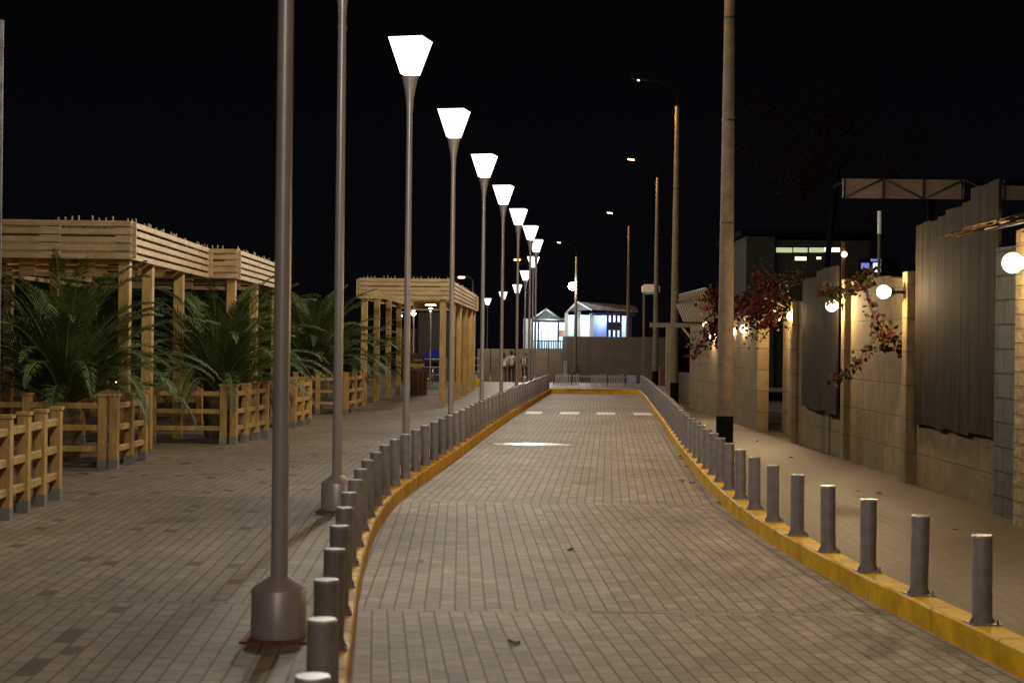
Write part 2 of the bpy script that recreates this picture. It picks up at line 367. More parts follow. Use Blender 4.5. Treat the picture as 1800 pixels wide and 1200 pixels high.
# crosswalk stripes: painted sheets on the road
for i, (a, b) in enumerate(((925, 953), (985, 1018), (1048, 1080), (1111, 1142))):
    bm = MB(); x0, _ = G(a, 726, 0); x1, _ = G(b, 726, 0)
    y0, y1 = 38.1, 39.5; n = 8; vs = []
    for j in range(n+1):
        y = y0+(y1-y0)*j/n; k = (y-38.8)*.06
        vs += [(max(x0, xl(y)+.04)+k+random.uniform(-.015, .015), y, .004), (x1+k+random.uniform(-.015, .015), y, .004)]
    bm.add(vs, [(2*j, 2*j+1, 2*j+3, 2*j+2) for j in range(n)])
    bm.build('crosswalk_stripe', M['white'], road)
# worn oval patch on the road: a smooth concrete manhole slab
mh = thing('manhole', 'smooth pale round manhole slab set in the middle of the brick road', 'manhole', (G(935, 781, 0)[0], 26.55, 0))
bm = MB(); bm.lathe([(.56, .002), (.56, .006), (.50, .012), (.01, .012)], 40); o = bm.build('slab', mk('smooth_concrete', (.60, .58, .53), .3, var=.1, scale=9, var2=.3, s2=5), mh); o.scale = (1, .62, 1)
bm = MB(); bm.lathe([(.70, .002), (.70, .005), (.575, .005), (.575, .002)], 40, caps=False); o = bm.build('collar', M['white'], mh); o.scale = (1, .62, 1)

# ------------------------------------------------------------ bollards
def make_bollard():
    t = thing('bollard', '', 'bollard', (0, 0, .156))
    MB().lathe([(.0572, .008), (.0572, .500)], 20, caps=False).build('tube', M['steel'], t)
    MB().lathe([(.0585, .498), (.0585, .510), (.055, .5145), (.01, .515)], 20, smooth=False).build('cap', M['cap'], t)
    MB().box((0, 0, .004), (.165, .165, .008)).build('base_plate', M['steel'], t)
    for a in (-1, 1):
        MB().lathe([(.011, .008), (.011, .022), (.006, .022), (.006, .038)], 6, (a*.068, -.062, 0), smooth=False).build('bolt', M['bolt'], t)
        bm = MB(); bm.add([(a*.0565, -.003, .008), (a*.0565, .003, .008), (a*.080, .003, .008), (a*.080, -.003, .008), (a*.0565, -.003, .05), (a*.0565, .003, .05)],
                          [(0, 3, 4), (1, 5, 2), (3, 2, 5, 4), (0, 1, 2, 3), (0, 4, 5, 1)]); bm.build('gusset', M['steel'], t)
    return t
bp = make_bollard(); cnt = {'left': 0, 'right': 0}; first = True
for side, f, s, y0, n in (('left', xl, -1, 4.96, 51), ('right', xr, 1, 8.92, 47)):
    y = y0
    for i in range(n):
        if y > 53.8: break
        dx = (f(y+.1)-f(y-.1))/.2; rz = -math.atan(dx)+random.uniform(-.02, .02)
        lab = 'grey steel bollard on the %s kerb, %s of that row counting from the camera' % (side, nth(i+1))
        loc = (f(y)+s*.092, y, .156)
        if first: o = bp; o.location = loc; o.rotation_euler = (0, 0, rz); o['label'] = lab; first = False
        else: o = dup(bp, loc, rz, lab)
        o['group'] = 'steel bollards on the %s kerb' % side
        o.rotation_euler = (random.gauss(0, .009), random.gauss(0, .009), rz)
        y += (1.012 if y < 17 else .965)/math.sqrt(1+dx*dx)*random.uniform(.985, 1.015)

# ------------------------------------------------------------ street lamps with glowing flared heads
def make_lamp():
    t = thing('street_lamp', '', 'street lamp', (0, 0, 0), 0, 'flared white street lamps along the left kerb')
    MB().lathe([(.148, .012), (.148, .262), (.143, .268), (.05, .335)], 28).build('base', M['pole'], t)
    MB().box((0, -.01, .006), (.36, .34, .012)).build('base_plate', M['rust'], t)
    prof = [(.046, .33), (.044, 2.5), (.040, 4.55)]
    MB().lathe(prof, 20, caps=False).build('pole', M['pole'], t)
    MB().lathe([(.0445, 4.54), (.0445, 4.58)], 20).build('joint_ring', M['pole'], t)
    pr = [(.040+.075*((z-4.58)/.60)**2.2, z) for z in [4.58+.05*i for i in range(13)]]
    MB().lathe(pr, 20).build('flared_neck', M['pole'], t)
    a = R(-13); bm = MB()
    def sq(h, z): return [(h*(cx*math.cos(a)-cy*math.sin(a)), h*(cx*math.sin(a)+cy*math.cos(a)), z) for cx, cy in ((-1, -1), (1, -1), (1, 1), (-1, 1))]
    v = sq(.104, 5.21)+sq(.238, 5.685); v.append((0, 0, 5.70))
    bm.add(v, [(3, 2, 1, 0), (0, 1, 5, 4), (1, 2, 6, 5), (2, 3, 7, 6), (3, 0, 4, 7), (4, 5, 8), (5, 6, 8), (6, 7, 8), (7, 4, 8)])
    bm.build('lamp_head', M['lamp'], t)
    ld = bpy.data.lights.new('lamp_light', 'POINT'); ld.energy = L_LAMP; ld.color = (1, .935, .80); ld.shadow_soft_size = .10
    lo = bpy.data.objects.new('lamp_light', ld); COL.objects.link(lo); lo.parent = t; lo.location = (0, 0, 5.48)
    return t
LP = [(-1.24, 8.28), (-1.64, 14.52), (-1.42, 20.77), (-1.07, 27.08), (-.65, 33.5), (-.27, 40.0), (.15, 46.88), (.60, 53.57), (.91, 60.54), (.92, 69.6), (.64, 78.3), (.27, 90), (-.63, 101.9), (-1.90, 117.4)]
lp = make_lamp()
for i, (x, y) in enumerate([(-.6, 2.0)]+LP+[(-.88, 1.9)]):
    lab = 'flared white street lamp on the left of the road, %s pole counting from the camera' % nth(i) if 0 < i < 15 else 'unseen street lamp beside or behind the camera, lighting the foreground'
    z = gz(y)
    o = lp if i == 0 else dup(lp, (0, 0, 0), 0, lab)
    o.location = (x, y, z); o.rotation_euler = (0, 0, random.uniform(-.03, .03)); o['label'] = lab
lp.location = (-.9, -4.5, .15)
lo = [c for c in o.children if c.type == 'LIGHT'][0]; lo.data = lo.data.copy(); lo.data.energy = L_LAMP*.55  # added half-strength lamp beside the camera, lifts the near poles and bollards

# ------------------------------------------------------------ concrete poles with sodium heads, right side
def conc_pole(x, y, top, label, head=True, dx=-1.0, r0=.125, strength=1.0, z0=None, gl=1.0):
    z0 = gz(y) if z0 is None else z0
    t = thing('utility_pole', label, 'utility pole', (x, y, z0), 0, 'tall concrete poles along the right pavement'); h = top-z0
    MB().lathe([(r0*1.04, 0), (r0*1.02, .56)], 20, caps=False).build('painted_foot', M['black'], t)
    MB().lathe([(r0, .55), (r0*.48, h)], 20).build('shaft', M['concpole'], t)
    for zz in (h*.55, h*.72, h*.38):
        r = r0*(1-.52*zz/h)+.004
        MB().lathe([(r, zz), (r, zz+.03)], 16, caps=False).build('band', M['dark'], t)
    if head:
        bm = MB(); bm.tube([(0, 0, h-.25), (0, 0, h+.25), (dx*.2, 0, h+.55), (dx*.55, 0, h+.72), (dx*.85, 0, h+.76)], .024, 8); bm.build('arm', M['black'], t)
        hd = MB(); hd.box((dx*1.02, 0, h+.77), (.52, .2, .10), ry=.12, bev=.03); hd = hd.build('lamp_housing', M['black'], t)
        MB().box((dx*1.08, 0, h+.708), (.16*gl, .10*gl, .03), ry=.12).build('lamp_glass', M['sodium'], hd)
        ld = bpy.data.lights.new('sodium_light', 'SPOT'); ld.energy = L_SODIUM*strength; ld.color = (1, .47, .13); ld.spot_size = R(165); ld.spot_blend = .6; ld.shadow_soft_size = .12
        lo = bpy.data.objects.new('sodium_light', ld); COL.objects.link(lo); lo.parent = t; lo.location = (dx*1.04, 0, h+.64); lo.rotation_euler = (0, .12, 0)
    return t
conc_pole(W(1275, 650, 22.8)[0], 22.8, 9.1, 'thick concrete pole with black foot, nearest of the poles on the right pavement')
conc_pole(4.3, 2.0, 9.1, 'concrete street light pole standing beside the camera, outside the picture', strength=.75)
conc_pole(W(1185, 650, 42.5)[0], 42.5, 8.35, 'concrete pole with black foot, second nearest on the right', gl=.35)
conc_pole(W(1152, 650, 62)[0], 62, 8.5, 'concrete pole with lit orange lamp, third nearest on the right', gl=1.6)
conc_pole(W(1103, 640, 85)[0], 85, 8.3, 'slim concrete pole rising before the far grey wall near its right end', gl=1.8)
fp = conc_pole(W(1011, 640, 80)[0], 80, 6.3, 'concrete pole carrying a dazzling white floodlight before the grey wall', dx=-.85, r0=.10)
p = W(1006, 503, 79.8)
hd = MB().box((p.x-fp.location.x, -.15, p.z-fp.location.z), (.26, .16, .26), bev=.04).build('floodlight', M['dark'], fp)
MB().lathe([(.01, 0), (.20, .0), (.18, .035), (.01, .05)], 16).build('flood_glass', M['flood'], hd, loc=(p.x-fp.location.x, -.24, p.z-fp.location.z), rot=(R(90), 0, 0))
# small lit heads beyond, on the left
for px, py, Y in ((909, 457, 125), (811, 488, 120)):
    q = W(px, py, Y); g = gz(Y)
    t = thing('street_lamp', 'tall distant orange street lamp, %s of the tapering row' % ('just left' if px > 880 else 'far to the left'), 'street lamp', (q.x+.9, Y, g))
    MB().tube([(0, 0, 0), (0, 0, q.z-g-.2), (-.3, 0, q.z-g+.1), (-.8, 0, q.z-g+.12)], .07, 8).build('pole', M['dark'], t)
    MB().box((-.9, 0, q.z-g+.02), (.5, .3, .12), bev=.03).build('lamp_glass', M['sodium'], t)

# ------------------------------------------------------------ pergolas
def pergola(label, x, y, w, L, yaw, posts, back, ztop=3.32, zb=2.81, base=.15, bm_step=None):
    t = thing('pergola', label, 'pergola', (x, y, base), yaw); H0, H1 = zb-base, ztop-base
    n = 5; gap = .034; bh = (H1-H0-gap*(n-1))/n
    for nm, x0, x1, y0, y1 in (('slat_panel', -w, 0, 0, .035), ('slat_panel', -.035, 0, .04, L), ('slat_panel', -w, 0, L+.005, L+.04), ('slat_panel', -w, -w+.035, .04, L)):
        m = MB()
        for i in range(n):
            z = H0+i*(bh+gap); j = random.uniform(-.004, .004)
            m.bx(x0, x1, y0, y1, z, z+bh, bev=.004)
        xs = (x1-x0) > (y1-y0)
        L_ = (x1-x0) if xs else (y1-y0); k = max(2, round(L_/1.1))
        for i in range(k+1):                     # spacer blocks behind the boards
            q = .08+(L_-.16)*i/k
            if xs:
                yy = .05 if y0 < L/2 else L-.015
                m.bx(x0+q-.14, x0+q+.14, yy-.012 if y0 < L/2 else yy-.03, yy+.02, H0+.01, H1-.02)
        m.build(nm, M['woodh'], t)
    for a in (-.10, -w+.10):
        MB().bx(a-.04, a+.04, .06, L-.02, H0+.12, H0+.30).build('beam', M['wood'], t)
    k = max(3, round(L/.9))
    for i in range(k):
        q = .35+(L-.7)*i/(k-1)
        MB().bx(-w+.05, -.05, q-.03, q+.03, H0+.31, H0+.45).build('rafter', M['wood'], t)
    for px_, py_ in posts+back:
        MB().bx(px_-.075, px_+.075, py_-.075, py_+.075, 0, H0+.119, bev=.006).build('post', M['wood'], t)
    pk = []
    def peg(x_, y_):
        if not pk: pk.append(MB().bx(-.008, .008, -.008, .008, -.004, .05).build('peg', M['woodh'], t)); o_ = pk[0]
        else: o_ = pk[0].copy(); COL.objects.link(o_)
        o_.location = (x_, y_, H1); o_.scale = (1, 1, random.uniform(.6, 1.4))
    for i in range(int(L/.9)+1):
        for e in range(4):
            if random.random() < .8:
                xx = -random.uniform(.0, .08); yy = .1+i*.9+e*.13+random.uniform(0, .05)
                peg(xx, yy)
    for q in (.25, .7, w-.4, w-.9):
        for e in range(4):
            peg(-q-e*.09, .018)
    return t
P1 = [(.06, .3), (.06, 1.55), (.06, 3.85), (.06, 5.9)]
pergola('long timber pergola with pale slatted fascia, nearest on the left', -5.1, 20.5, 4.2, 6.0, R(1.3), [(-.13, .25), (-.13, 1.7), (-.13, 4.0)], [(-4.0, .25), (-4.0, 3.0), (-4.0, 5.8)])
pergola('timber pergola joined behind the nearest one, stepped out to the right', -4.77, 26.55, 4.2, 6.1, R(.6), [(-.13, .25), (-.13, 2.7), (-.13, 5.6)], [(-4.0, .25), (-4.0, 3.0), (-4.0, 5.8)])
pergola('freestanding square timber pergola at the end of the promenade, near the tall lamps', -1.57, 38.0, 2.25, 13.7, R(-1.55), [(-.16, .2), (-.10, 2.9), (-.10, 5.8), (-.10, 8.7), (-.10, 11.6), (-.10, 13.4)], [(-2.12, .2), (-2.12, 2.9), (-2.12, 5.8), (-2.12, 8.7), (-2.12, 11.6)])

# ------------------------------------------------------------ low timber fences
def fence(label, x0, y0, x1, y1, npost, H=.92, base=.15, extra_cap=True):
    d = Vector((x1-x0, y1-y0, 0)); L = d.length; rz = math.atan2(d.y, d.x)
    t = thing('timber_fence', label, 'fence', (x0, y0, base), rz, 'low timber fences round the palm beds')
    for i in range(npost):
        q = L*i/(npost-1)
        p = MB().bx(q-.052, q+.052, -.052, .052, .0, H-.03, bev=.005).build('post', M['wood'], t)
        MB().bx(q-.064, q+.064, -.064, .064, H-.03, H).build('post_cap', M['wood'], p)
        MB().bx(q-.055, q+.055, -.055, .055, .0, .11).build('post_foot', M['foot'], p)
    for z in (.24, .50, .77):
        MB().bx(.0, L, .020, .050, z-.04, z+.045, bev=.004).build('rail', M['wood'], t) if False else None
        for i in range(npost-1):
            a = L*i/(npost-1)+.053; b = L*(i+1)/(npost-1)-.053
            MB().bx(a, b, -.03, .03, z-.035, z+.035, bev=.004).build('rail', M['wood'], t)
    return t
fence('closely posted timber fence running away at the left edge, nearest to the camera', -4.34, 11.2, -4.50, 15.2, 8)
fence('timber fence facing the camera before the large nearest palm', -6.9, 18.95, -5.02, 18.9, 3)
fence('short closely posted timber fence beside the nearest pergola corner', -4.88, 18.9, -4.86, 20.3, 3)
fence('timber fence facing the camera between the posts of the nearest pergola', -6.6, 23.6, -4.42, 23.6, 3)
fence('short closely posted timber fence left of the thick lamp pole, by the second pergola', -4.26, 23.6, -4.08, 25.5, 4)
fence('short timber fence of three posts right of the thick lamp pole', -4.0, 28.2, -3.90, 29.6, 3)
fence('timber fence facing the camera below the farthest palm', -5.2, 33.6, -3.75, 33.6, 4)
fence('short timber fence running up to the freestanding pergola', -3.62, 33.6, -3.46, 35.6, 3)
fence('long low timber fence behind the palms, partly hidden by them', -9.0, 27.6, -5.6, 27.6, 5)
fence('low timber fence behind the freestanding pergola posts, farthest of all', -6.0, 44, -3.9, 44, 4)
for x0, x1, y0, y1 in ((-9, -4.98, 19.02, 20.35), (-9, -4.35, 23.72, 25.6), (-9, -4.05, 28.2, 29.6), (-9, -3.65, 33.72, 35.7), (-9, -4.6, 11, 15.2)):
    struct(MB().bx(x0, x1, y0, y1, .10, .175).build('planting_bed', M['bed']))

# ------------------------------------------------------------ palms
def make_palm(n=62, L=2.35):
    t = thing('palm_tree', '', 'palm tree', (0, 0, 0), 0, 'young palms behind the timber fences')
    prof = [(.20, 0), (.24, .12), (.21, .3), (.25, .38), (.20, .55), (.23, .62), (.12, .8)]
    MB().lathe(prof, 12).build('trunk', M['palmtrunk'], t)
    lf = MB(); rc = MB(); ga = 2.39996
    for i in range(n):
        az = i*ga+random.uniform(-.25, .25); f = i/(n-1)
        el = R(88-62*f+random.uniform(-6, 6)); ln = L*random.uniform(.8, 1.1)*(.98-.12*f); N = 14
        p = Vector((.06*math.cos(az), .06*math.sin(az), .72)); pts = [p.copy()]; e = el; drop = R(72+38*f)*random.uniform(.75, 1.2)
        for k in range(N):
            tt = k/N; e2 = el-drop*tt**1.7
            d = Vector((math.cos(e2)*math.cos(az), math.cos(e2)*math.sin(az), math.sin(e2))); p = p+d*ln/N; pts.append(p.copy())
        rc.tube(pts, [.016*(1-.8*k/N) for k in range(N+1)], 4)
        M2 = 66
        for k in range(4, M2):
            tt = k/M2; q = tt*N; i0 = int(q); fr = q-i0; a = pts[i0].lerp(pts[min(i0+1, N)], fr)
            d = (pts[min(i0+1, N)]-pts[i0]).normalized(); side = d.cross(Vector((0, 0, 1)))
            side = side.normalized() if side.length > 1e-3 else Vector((1, 0, 0)); up = side.cross(d)
            ll = .31*L/2.2*math.sin(PI*(.20+.79*tt))**.9*random.uniform(.85, 1.1)
            for sg in (-1, 1):
                fw = .85+.6*tt
                dr = (side*sg+d*fw+up*random.uniform(.15, .5)).normalized(); tip = a+dr*ll+Vector((0, 0, -.10*ll-random.uniform(0, .04)))
                wd = d*.013
                mid = a.lerp(tip, .5)+Vector((0, 0, .02))
                lf.add([a-wd*.6, a+wd*.6, mid+wd, tip, mid-wd], [(0, 1, 2, 4), (4, 2, 3)])
    cr_ = lf.build('crown', M['palm'], t); rc.build('frond_ribs', M['rachis'], cr_)
    return t
pm = make_palm(); pm.location = (-5.75, 19.72, .17); pm['label'] = 'large young palm with arching fronds before the nearest pergola, farthest left'
dup(pm, (-4.72, 24.75, .17), 1.1, 'young palm whose fronds cross the posts of the second pergola', .98)
dup(pm, (-4.5, 34.6, .17), 2.3, 'young palm between the two thick foreground poles and the freestanding pergola', 1.08)
dup(pm, (-7.0, 24.7, .17), 3.6, 'shaded young palm under the nearest pergola, behind the large one', .95)
dup(pm, (-5.9, 30.5, .17), 4.4, 'shaded young palm under the second pergola', 1.0)
dup(pm, (-4.15, 41.5, .15), 5.2, 'shaded young palm inside the left row of the freestanding pergola posts', .9)
dup(pm, (-6.2, 36.5, .15), .6, 'dim young palm standing behind the others, left of the freestanding pergola', 1.15)

# ------------------------------------------------------------ boundary wall on the right
XW = 4.72
def wall(label, y0, y1, z1, x=XW, mat='plaster', th=.22, step=0, z0=.10):
    t = MB(); n = max(2, int((y1-y0)/.25)); vs = []
    for j in range(n+1):
        y = y0+(y1-y0)*j/n; zt = z1+random.uniform(-.02, .02)+step*j/n
        vs += [(0, y-y0, 0), (0, y-y0, zt-z0), (th, y-y0, zt-z0), (th, y-y0, 0)]
    fs = [(4*j+a, 4*j+a+1, 4*j+a+5, 4*j+a+4) for j in range(n) for a in range(3)]+[(3, 2, 1, 0), (4*n, 4*n+1, 4*n+2, 4*n+3)]
    t.add(vs, fs); o = t.build('boundary_wall', M[mat], loc=(x, y0, z0)); return tag(o, label, 'wall')
wall('rough brick wall at the right edge, lit by the nearest globe', 6, 14.05, 2.83, x=4.60, mat='rough')
wall('narrow column of grey blocks beside the rough brick wall', 14.06, 14.95, 2.72, x=4.70, mat='block')
wall('plastered wall behind the large weathered board panel', 14.96, 19.75, 2.62, x=4.80)
wall('plastered wall with a globe between the two board panels', 19.76, 23.1, 2.68, x=4.80)
wall('plastered wall beside the narrow weathered board panel', 23.11, 25.9, 2.50, x=4.78)
wall('recessed dark wall in the gap between two globes', 25.91, 28.9, 2.3, x=5.1)
wall('pale plastered wall just right of the thick concrete pole', 28.91, 32.3, 2.35, x=4.62)
wall('pale plastered wall behind and left of the thick concrete pole', 32.31, 39.5, 2.25, x=4.58)
for yy, xx, zz in ((18.3, 4.70, 2.66), (21.9, 4.74, 2.72), (25.7, 4.70, 2.5)):
    tag(MB().bx(-.03, .17, -.10, .10, 0, zz-.1, bev=.01).build('wall_pier', M['plaster'], loc=(xx, yy, .1)), 'plastered pier carrying a wall globe at %s' % {18.3: 'the far edge of the large board panel', 21.9: 'the narrow board panel', 25.7: 'the dark recess'}[yy], 'pier', 'piers along the plastered wall')
# weathered board panels
def boards(label, y0, y1, z0, tops, x, n):
    t = thing('board_panel', label, 'board panel', (x, y0, z0)); L = y1-y0; w = L/n
    for i in range(n):
        zt = lerp(tops, (i+.5)/n)-z0+random.uniform(-.015, .015)
        MB().bx(-.02-random.uniform(0, .0015), .012, i*w+.001, (i+1)*w-.001, random.uniform(-.03, .03), zt, bev=.003).build('board', M['greyboard'], t)
    for z in (.3, 1.5): MB().bx(.014, .04, .05, L-.05, z, z+.08).build('batten', M['greyboard'], t)
boards('large dark weathered board panel rising above the wall near its lit end', 15.02, 18.1, .86, [(0, 3.42), (.30, 3.40), (.32, 3.28), (.62, 3.26), (.64, 3.20), (1, 3.19)], 4.765, 10)
boards('narrow weathered board panel between the wall globes', 22.25, 24.9, .78, [(0, 2.95), (.5, 2.93), (.52, 2.84), (1, 2.82)], 4.72, 7)
# wall globes
GL = [(1780, 462, 13.35, .092), (1553, 513, 18.3, .085), (1462, 537, 21.9, .09), (1392, 556, 25.7, .09), (1356, 562, 27.9, .09), (1308, 578, 30.6, .09), (1293, 582, 31.9, .09), (1249, 590, 34.9, .07), (1240, 571, 36.8, .07)]
GLL = ['brightest globe lamp, on the rough brick wall at the right edge', 'globe lamp partly veiled by hanging bougainvillea leaves', 'globe lamp beside the narrow weathered board panel', 'globe lamp half covered by leaves, near the dark recess', 'globe lamp at the left edge of the dark recess', 'right one of the two close dazzling globe lamps', 'left one of the two close dazzling globe lamps beside the thick pole', 'small globe lamp left of the thick pole, under red leaves', 'farthest globe lamp, at the timber roof beam']
for i, (px, py, Y, r) in enumerate(GL):
    p = W(px, py, Y)
    t = thing('wall_lamp', GLL[i], 'wall lamp', p, 0, 'globe lamps on the boundary wall')
    m = MB(); sphere(m, (0, 0, 0), r); m.build('globe', M['globe'], t)
    ld = bpy.data.lights.new('globe_light', 'POINT'); ld.energy = L_GLOBE*(r/.09); ld.color = (1, .72, .36); ld.shadow_soft_size = .05
    lo = bpy.data.objects.new('globe_light', ld); COL.objects.link(lo); lo.parent = t
    MB().lathe([(.055, 0), (.055, .03), (.04, .05)], 14).build('socket', M['dark'], t, loc=(r*.9, 0, 0), rot=(0, R(90), 0))
    wx = {0: 4.60, 1: 4.67, 2: 4.71, 3: 4.67, 4: 5.1, 5: 4.62, 6: 4.62, 7: 4.58, 8: 4.58}[i]
    if wx-p.x > r+.01: MB().tube([(r, 0, 0), (wx-p.x, 0, 0)], .018, 8).build('bracket', M['dark'], t)

# ------------------------------------------------------------ bougainvillea
def bougain(label, stems, nleaf, spread, red, trunk=None, lsz=.045, clumps=()):
    """stems: polylines in world space; leaves scattered round them"""
    base = Vector(stems[0][0]); t = thing('bougainvillea', label, 'climbing plant', base)
    b = MB()
    for s in stems:
        pts = [Vector(q)-base for q in s]; b.tube(pts, [.022*(1-.75*i/(len(pts)-1)) for i in range(len(pts))], 5)
    b.build('branches', M['branch'], t)
    def leaf(m, c, sz, mi):
        d = Vector((random.gauss(0, 1), random.gauss(0, 1), random.gauss(0, 1)-.5)).normalized(); a = d.cross(Vector((random.gauss(0, 1), random.gauss(0, 1), random.gauss(0, 1)))).normalized(); n_ = d.cross(a)
        m.add([c, c+d*sz*.5+a*sz*.38+n_*sz*.1, c+d*sz, c+d*sz*.5-a*sz*.38+n_*sz*.1], [(0, 1, 2), (0, 2, 3)], mi=mi)
    m = MB()
    for k in range(nleaf):
        s = random.choice(stems); i = random.randrange(len(s)-1); p = Vector(s[i]).lerp(Vector(s[i+1]), random.random())-base
        c = p+Vector((random.gauss(0, spread), random.gauss(0, spread), random.gauss(0, spread)))
        leaf(m, c, lsz*random.uniform(.6, 1.4), 1 if random.random() < red(c+base) else 0)
    for (cx, cy, cz, rad, nn) in clumps:
        cen = [Vector((cx, cy, cz))+Vector((random.gauss(0, rad*.55), random.gauss(0, rad*.8), random.gauss(0, rad*.5))) for _ in range(max(3, nn//70))]
        for k in range(nn):
            c = random.choice(cen)+Vector((random.gauss(0, rad*.17), random.gauss(0, rad*.17), random.gauss(0, rad*.17)))-base
            leaf(m, c, lsz*random.uniform(.6, 1.4), 1 if random.random() < red(c+base) else 0)
    m.build('foliage', [M['leafg'], M['leafr']], t)
    return t
def wp(*l): return [tuple(W(px, py, Y)) for px, py, Y in l]
bougain('large bougainvillea of red bracts spilling over the wall right of the thick pole', [
    [(5.3, 28.2, .1)]+wp((1400, 600, 28.2), (1385, 540, 28.0), (1370, 500, 27.6), (1340, 470, 27.2)), wp((1385, 540, 28), (1340, 520, 27.5), (1310, 545, 27), (1295, 570, 27)),
    wp((1385, 540, 28), (1350, 560, 27.5), (1335, 575, 27), (1320, 600, 26.8)), wp((1370, 500, 27.6), (1395, 490, 27.2), (1405, 478, 27))], 600, .09, lambda c: .8 if c.x < W(1350, 500, 27).x+.25 else .35,
    clumps=[(W(1330, 520, 27).x, 27.4, W(1330, 530, 27).z, .33, 1700), (W(1365, 480, 27).x, 27.6, W(1370, 505, 27).z, .28, 500), (W(1350, 560, 27).x, 26.7, W(1350, 560, 27).z, .16, 300)], lsz=.062)
bougain('bougainvillea branch hanging down in front of the wall left of the large board panel', [
    wp((1540, 470, 20.3), (1520, 490, 19.8), (1530, 540, 19.3), (1548, 580, 18.9), (1540, 605, 18.8), (1515, 625, 18.8), (1488, 655, 18.8), (1466, 672, 18.8)),
    wp((1530, 500, 19.7), (1500, 505, 19.6), (1470, 515, 19.6), (1442, 512, 19.6)), wp((1545, 560, 19), (1560, 590, 18.8), (1578, 600, 18.7), (1585, 612, 18.7))],
    620, .045, lambda c: .45, lsz=.07, clumps=[(W(1520, 490, 19.8).x, 19.8, W(1515, 490, 19.8).z, .13, 260), (W(1565, 597, 18.7).x, 18.8, W(1565, 597, 18.7).z, .10, 220)])
bougain('deep red bougainvillea drooping over the timber beam left of the thick pole', [
    wp((1275, 520, 35), (1262, 570, 34.6), (1245, 590, 34.2), (1228, 612, 34), (1222, 620, 34)), wp((1262, 570, 34.6), (1270, 600, 34), (1250, 560, 34.4)), wp((1275, 520, 35), (1255, 520, 35), (1245, 540, 35))],
    900, .13, lambda c: .85, lsz=.085, clumps=[(W(1262, 570, 34.6).x, 34.5, W(1262, 570, 34.6).z, .25, 600)])
tr = thing('tree', 'dim leafy tree with dull red flowers rising in the dark behind the boundary wall', 'tree', (7.0, 34, 0))
MB().tube([(0, 0, -.2), (.1, 0, 1.5), (-.1, .1, 3), (.2, 0, 5.8)], [.14, .11, .08, .04], 8).build('trunk', M['black'], tr)  # bark turned black so the trunk stays lost in the dark
m = MB()
cen = [(random.gauss(-.3, 1.0), random.gauss(0, .9), 5.9+random.gauss(0, .7), random.uniform(.2, .45)) for _ in range(30)]
for k in range(4500):
    a = random.choice(cen); c = Vector(a[:3])+Vector([random.gauss(0, a[3]*.6) for _ in range(3)])
    d = Vector([random.gauss(0, 1) for _ in range(3)]).normalized(); e = d.orthogonal().normalized(); s = random.uniform(.04, .09)
    m.add([c, c+d*s*.5+e*s*.35, c+d*s, c+d*s*.5-e*s*.35], [(0, 1, 2, 3)], mi=int(random.random() < .5))
m.build('crown', [mk('dim_leaf', (.012, .014, .006), .9, spec=0), mk('dim_flower', (.04, .004, .003), .9, spec=0)], tr)  # leaf and flower colours darkened to stand for the unlit crown

# ------------------------------------------------------------ buildings behind the right wall
Y = 60; DK = mk('dark_house_wall', (.045, .045, .035), .9, spec=.1)
bl = thing('house', 'dim house with a strip of pale green lit windows above the boundary wall', 'house', (W(1310, 600, Y).x, Y, .0)); ox = bl.location.x
xa, xb = 0, W(1530, 440, Y).x-ox; zt = W(1400, 412, Y).z
MB().bx(0, W(1362, 440, Y).x-ox, .0, 6, 0, zt-.1).build('side_wing', DK, bl)
wl = MB().bx(W(1364, 440, Y).x-ox, xb, .25, 6, 0, zt-.2).build('wall', DK, bl)
MB().bx(-.3, xb+.4, -.5, 6.4, zt-.08, zt+.12).build('roof', M['black'], bl)
for a, b, y0, y1, mt in ((1366, 1394, 435, 443, 'litwin'), (1396, 1421, 435, 443, 'litwin'), (1424, 1449, 435, 443, 'litwin'), (1450, 1478, 435, 442, 'litwin2'), (1399, 1419, 451, 457, 'litwin2'), (1437, 1445, 451, 455, 'litwin2')):
    pa, pb = W(a, y1, Y), W(b, y0, Y)
    f = MB().bx(pa.x-ox-.04, pb.x-ox+.04, .20, .245, pa.z-.04, pb.z+.04).build('window', M['dark'], bl)
    MB().bx(pa.x-ox, pb.x-ox, .17, .195, pa.z, pb.z).build('pane', M[mt], f)
p = W(1484, 447, 50); t = thing('porch_lamp', 'bright globe lamp on an orange post beside the lit window strip', 'lamp', (p.x, 50, 0))
MB().bx(-.05, .05, .10, .2, 0, p.z+.42).build('post', mk('orange_post', (.22, .06, .015), .8), t)
m = MB(); sphere(m, (0, 0, p.z), .10); m.build('globe', M['globe'], t)
t = thing('kiosk', 'dark stall with blue glowing screens behind the hanging branch', 'kiosk', (W(1510, 480, 40).x, 40, 0)); ox = t.location.x
MB().bx(0, 1.1, .1, 1.5, 0, W(1530, 455, 40).z).build('body', M['black'], t)
for a, b, y0, y1 in ((1515, 1529, 462, 472), (1536, 1549, 462, 478), (1518, 1526, 478, 483), (1532, 1550, 455, 459)):
    pa, pb = W(a, y1, 40), W(b, y0, 40)
    MB().bx(pa.x-ox, pb.x-ox, .05, .095, pa.z, pb.z).build('screen', M['bluewin'] if a != 1536 else emitter('white_screen', (.7, .8, 1), 1.6), t)
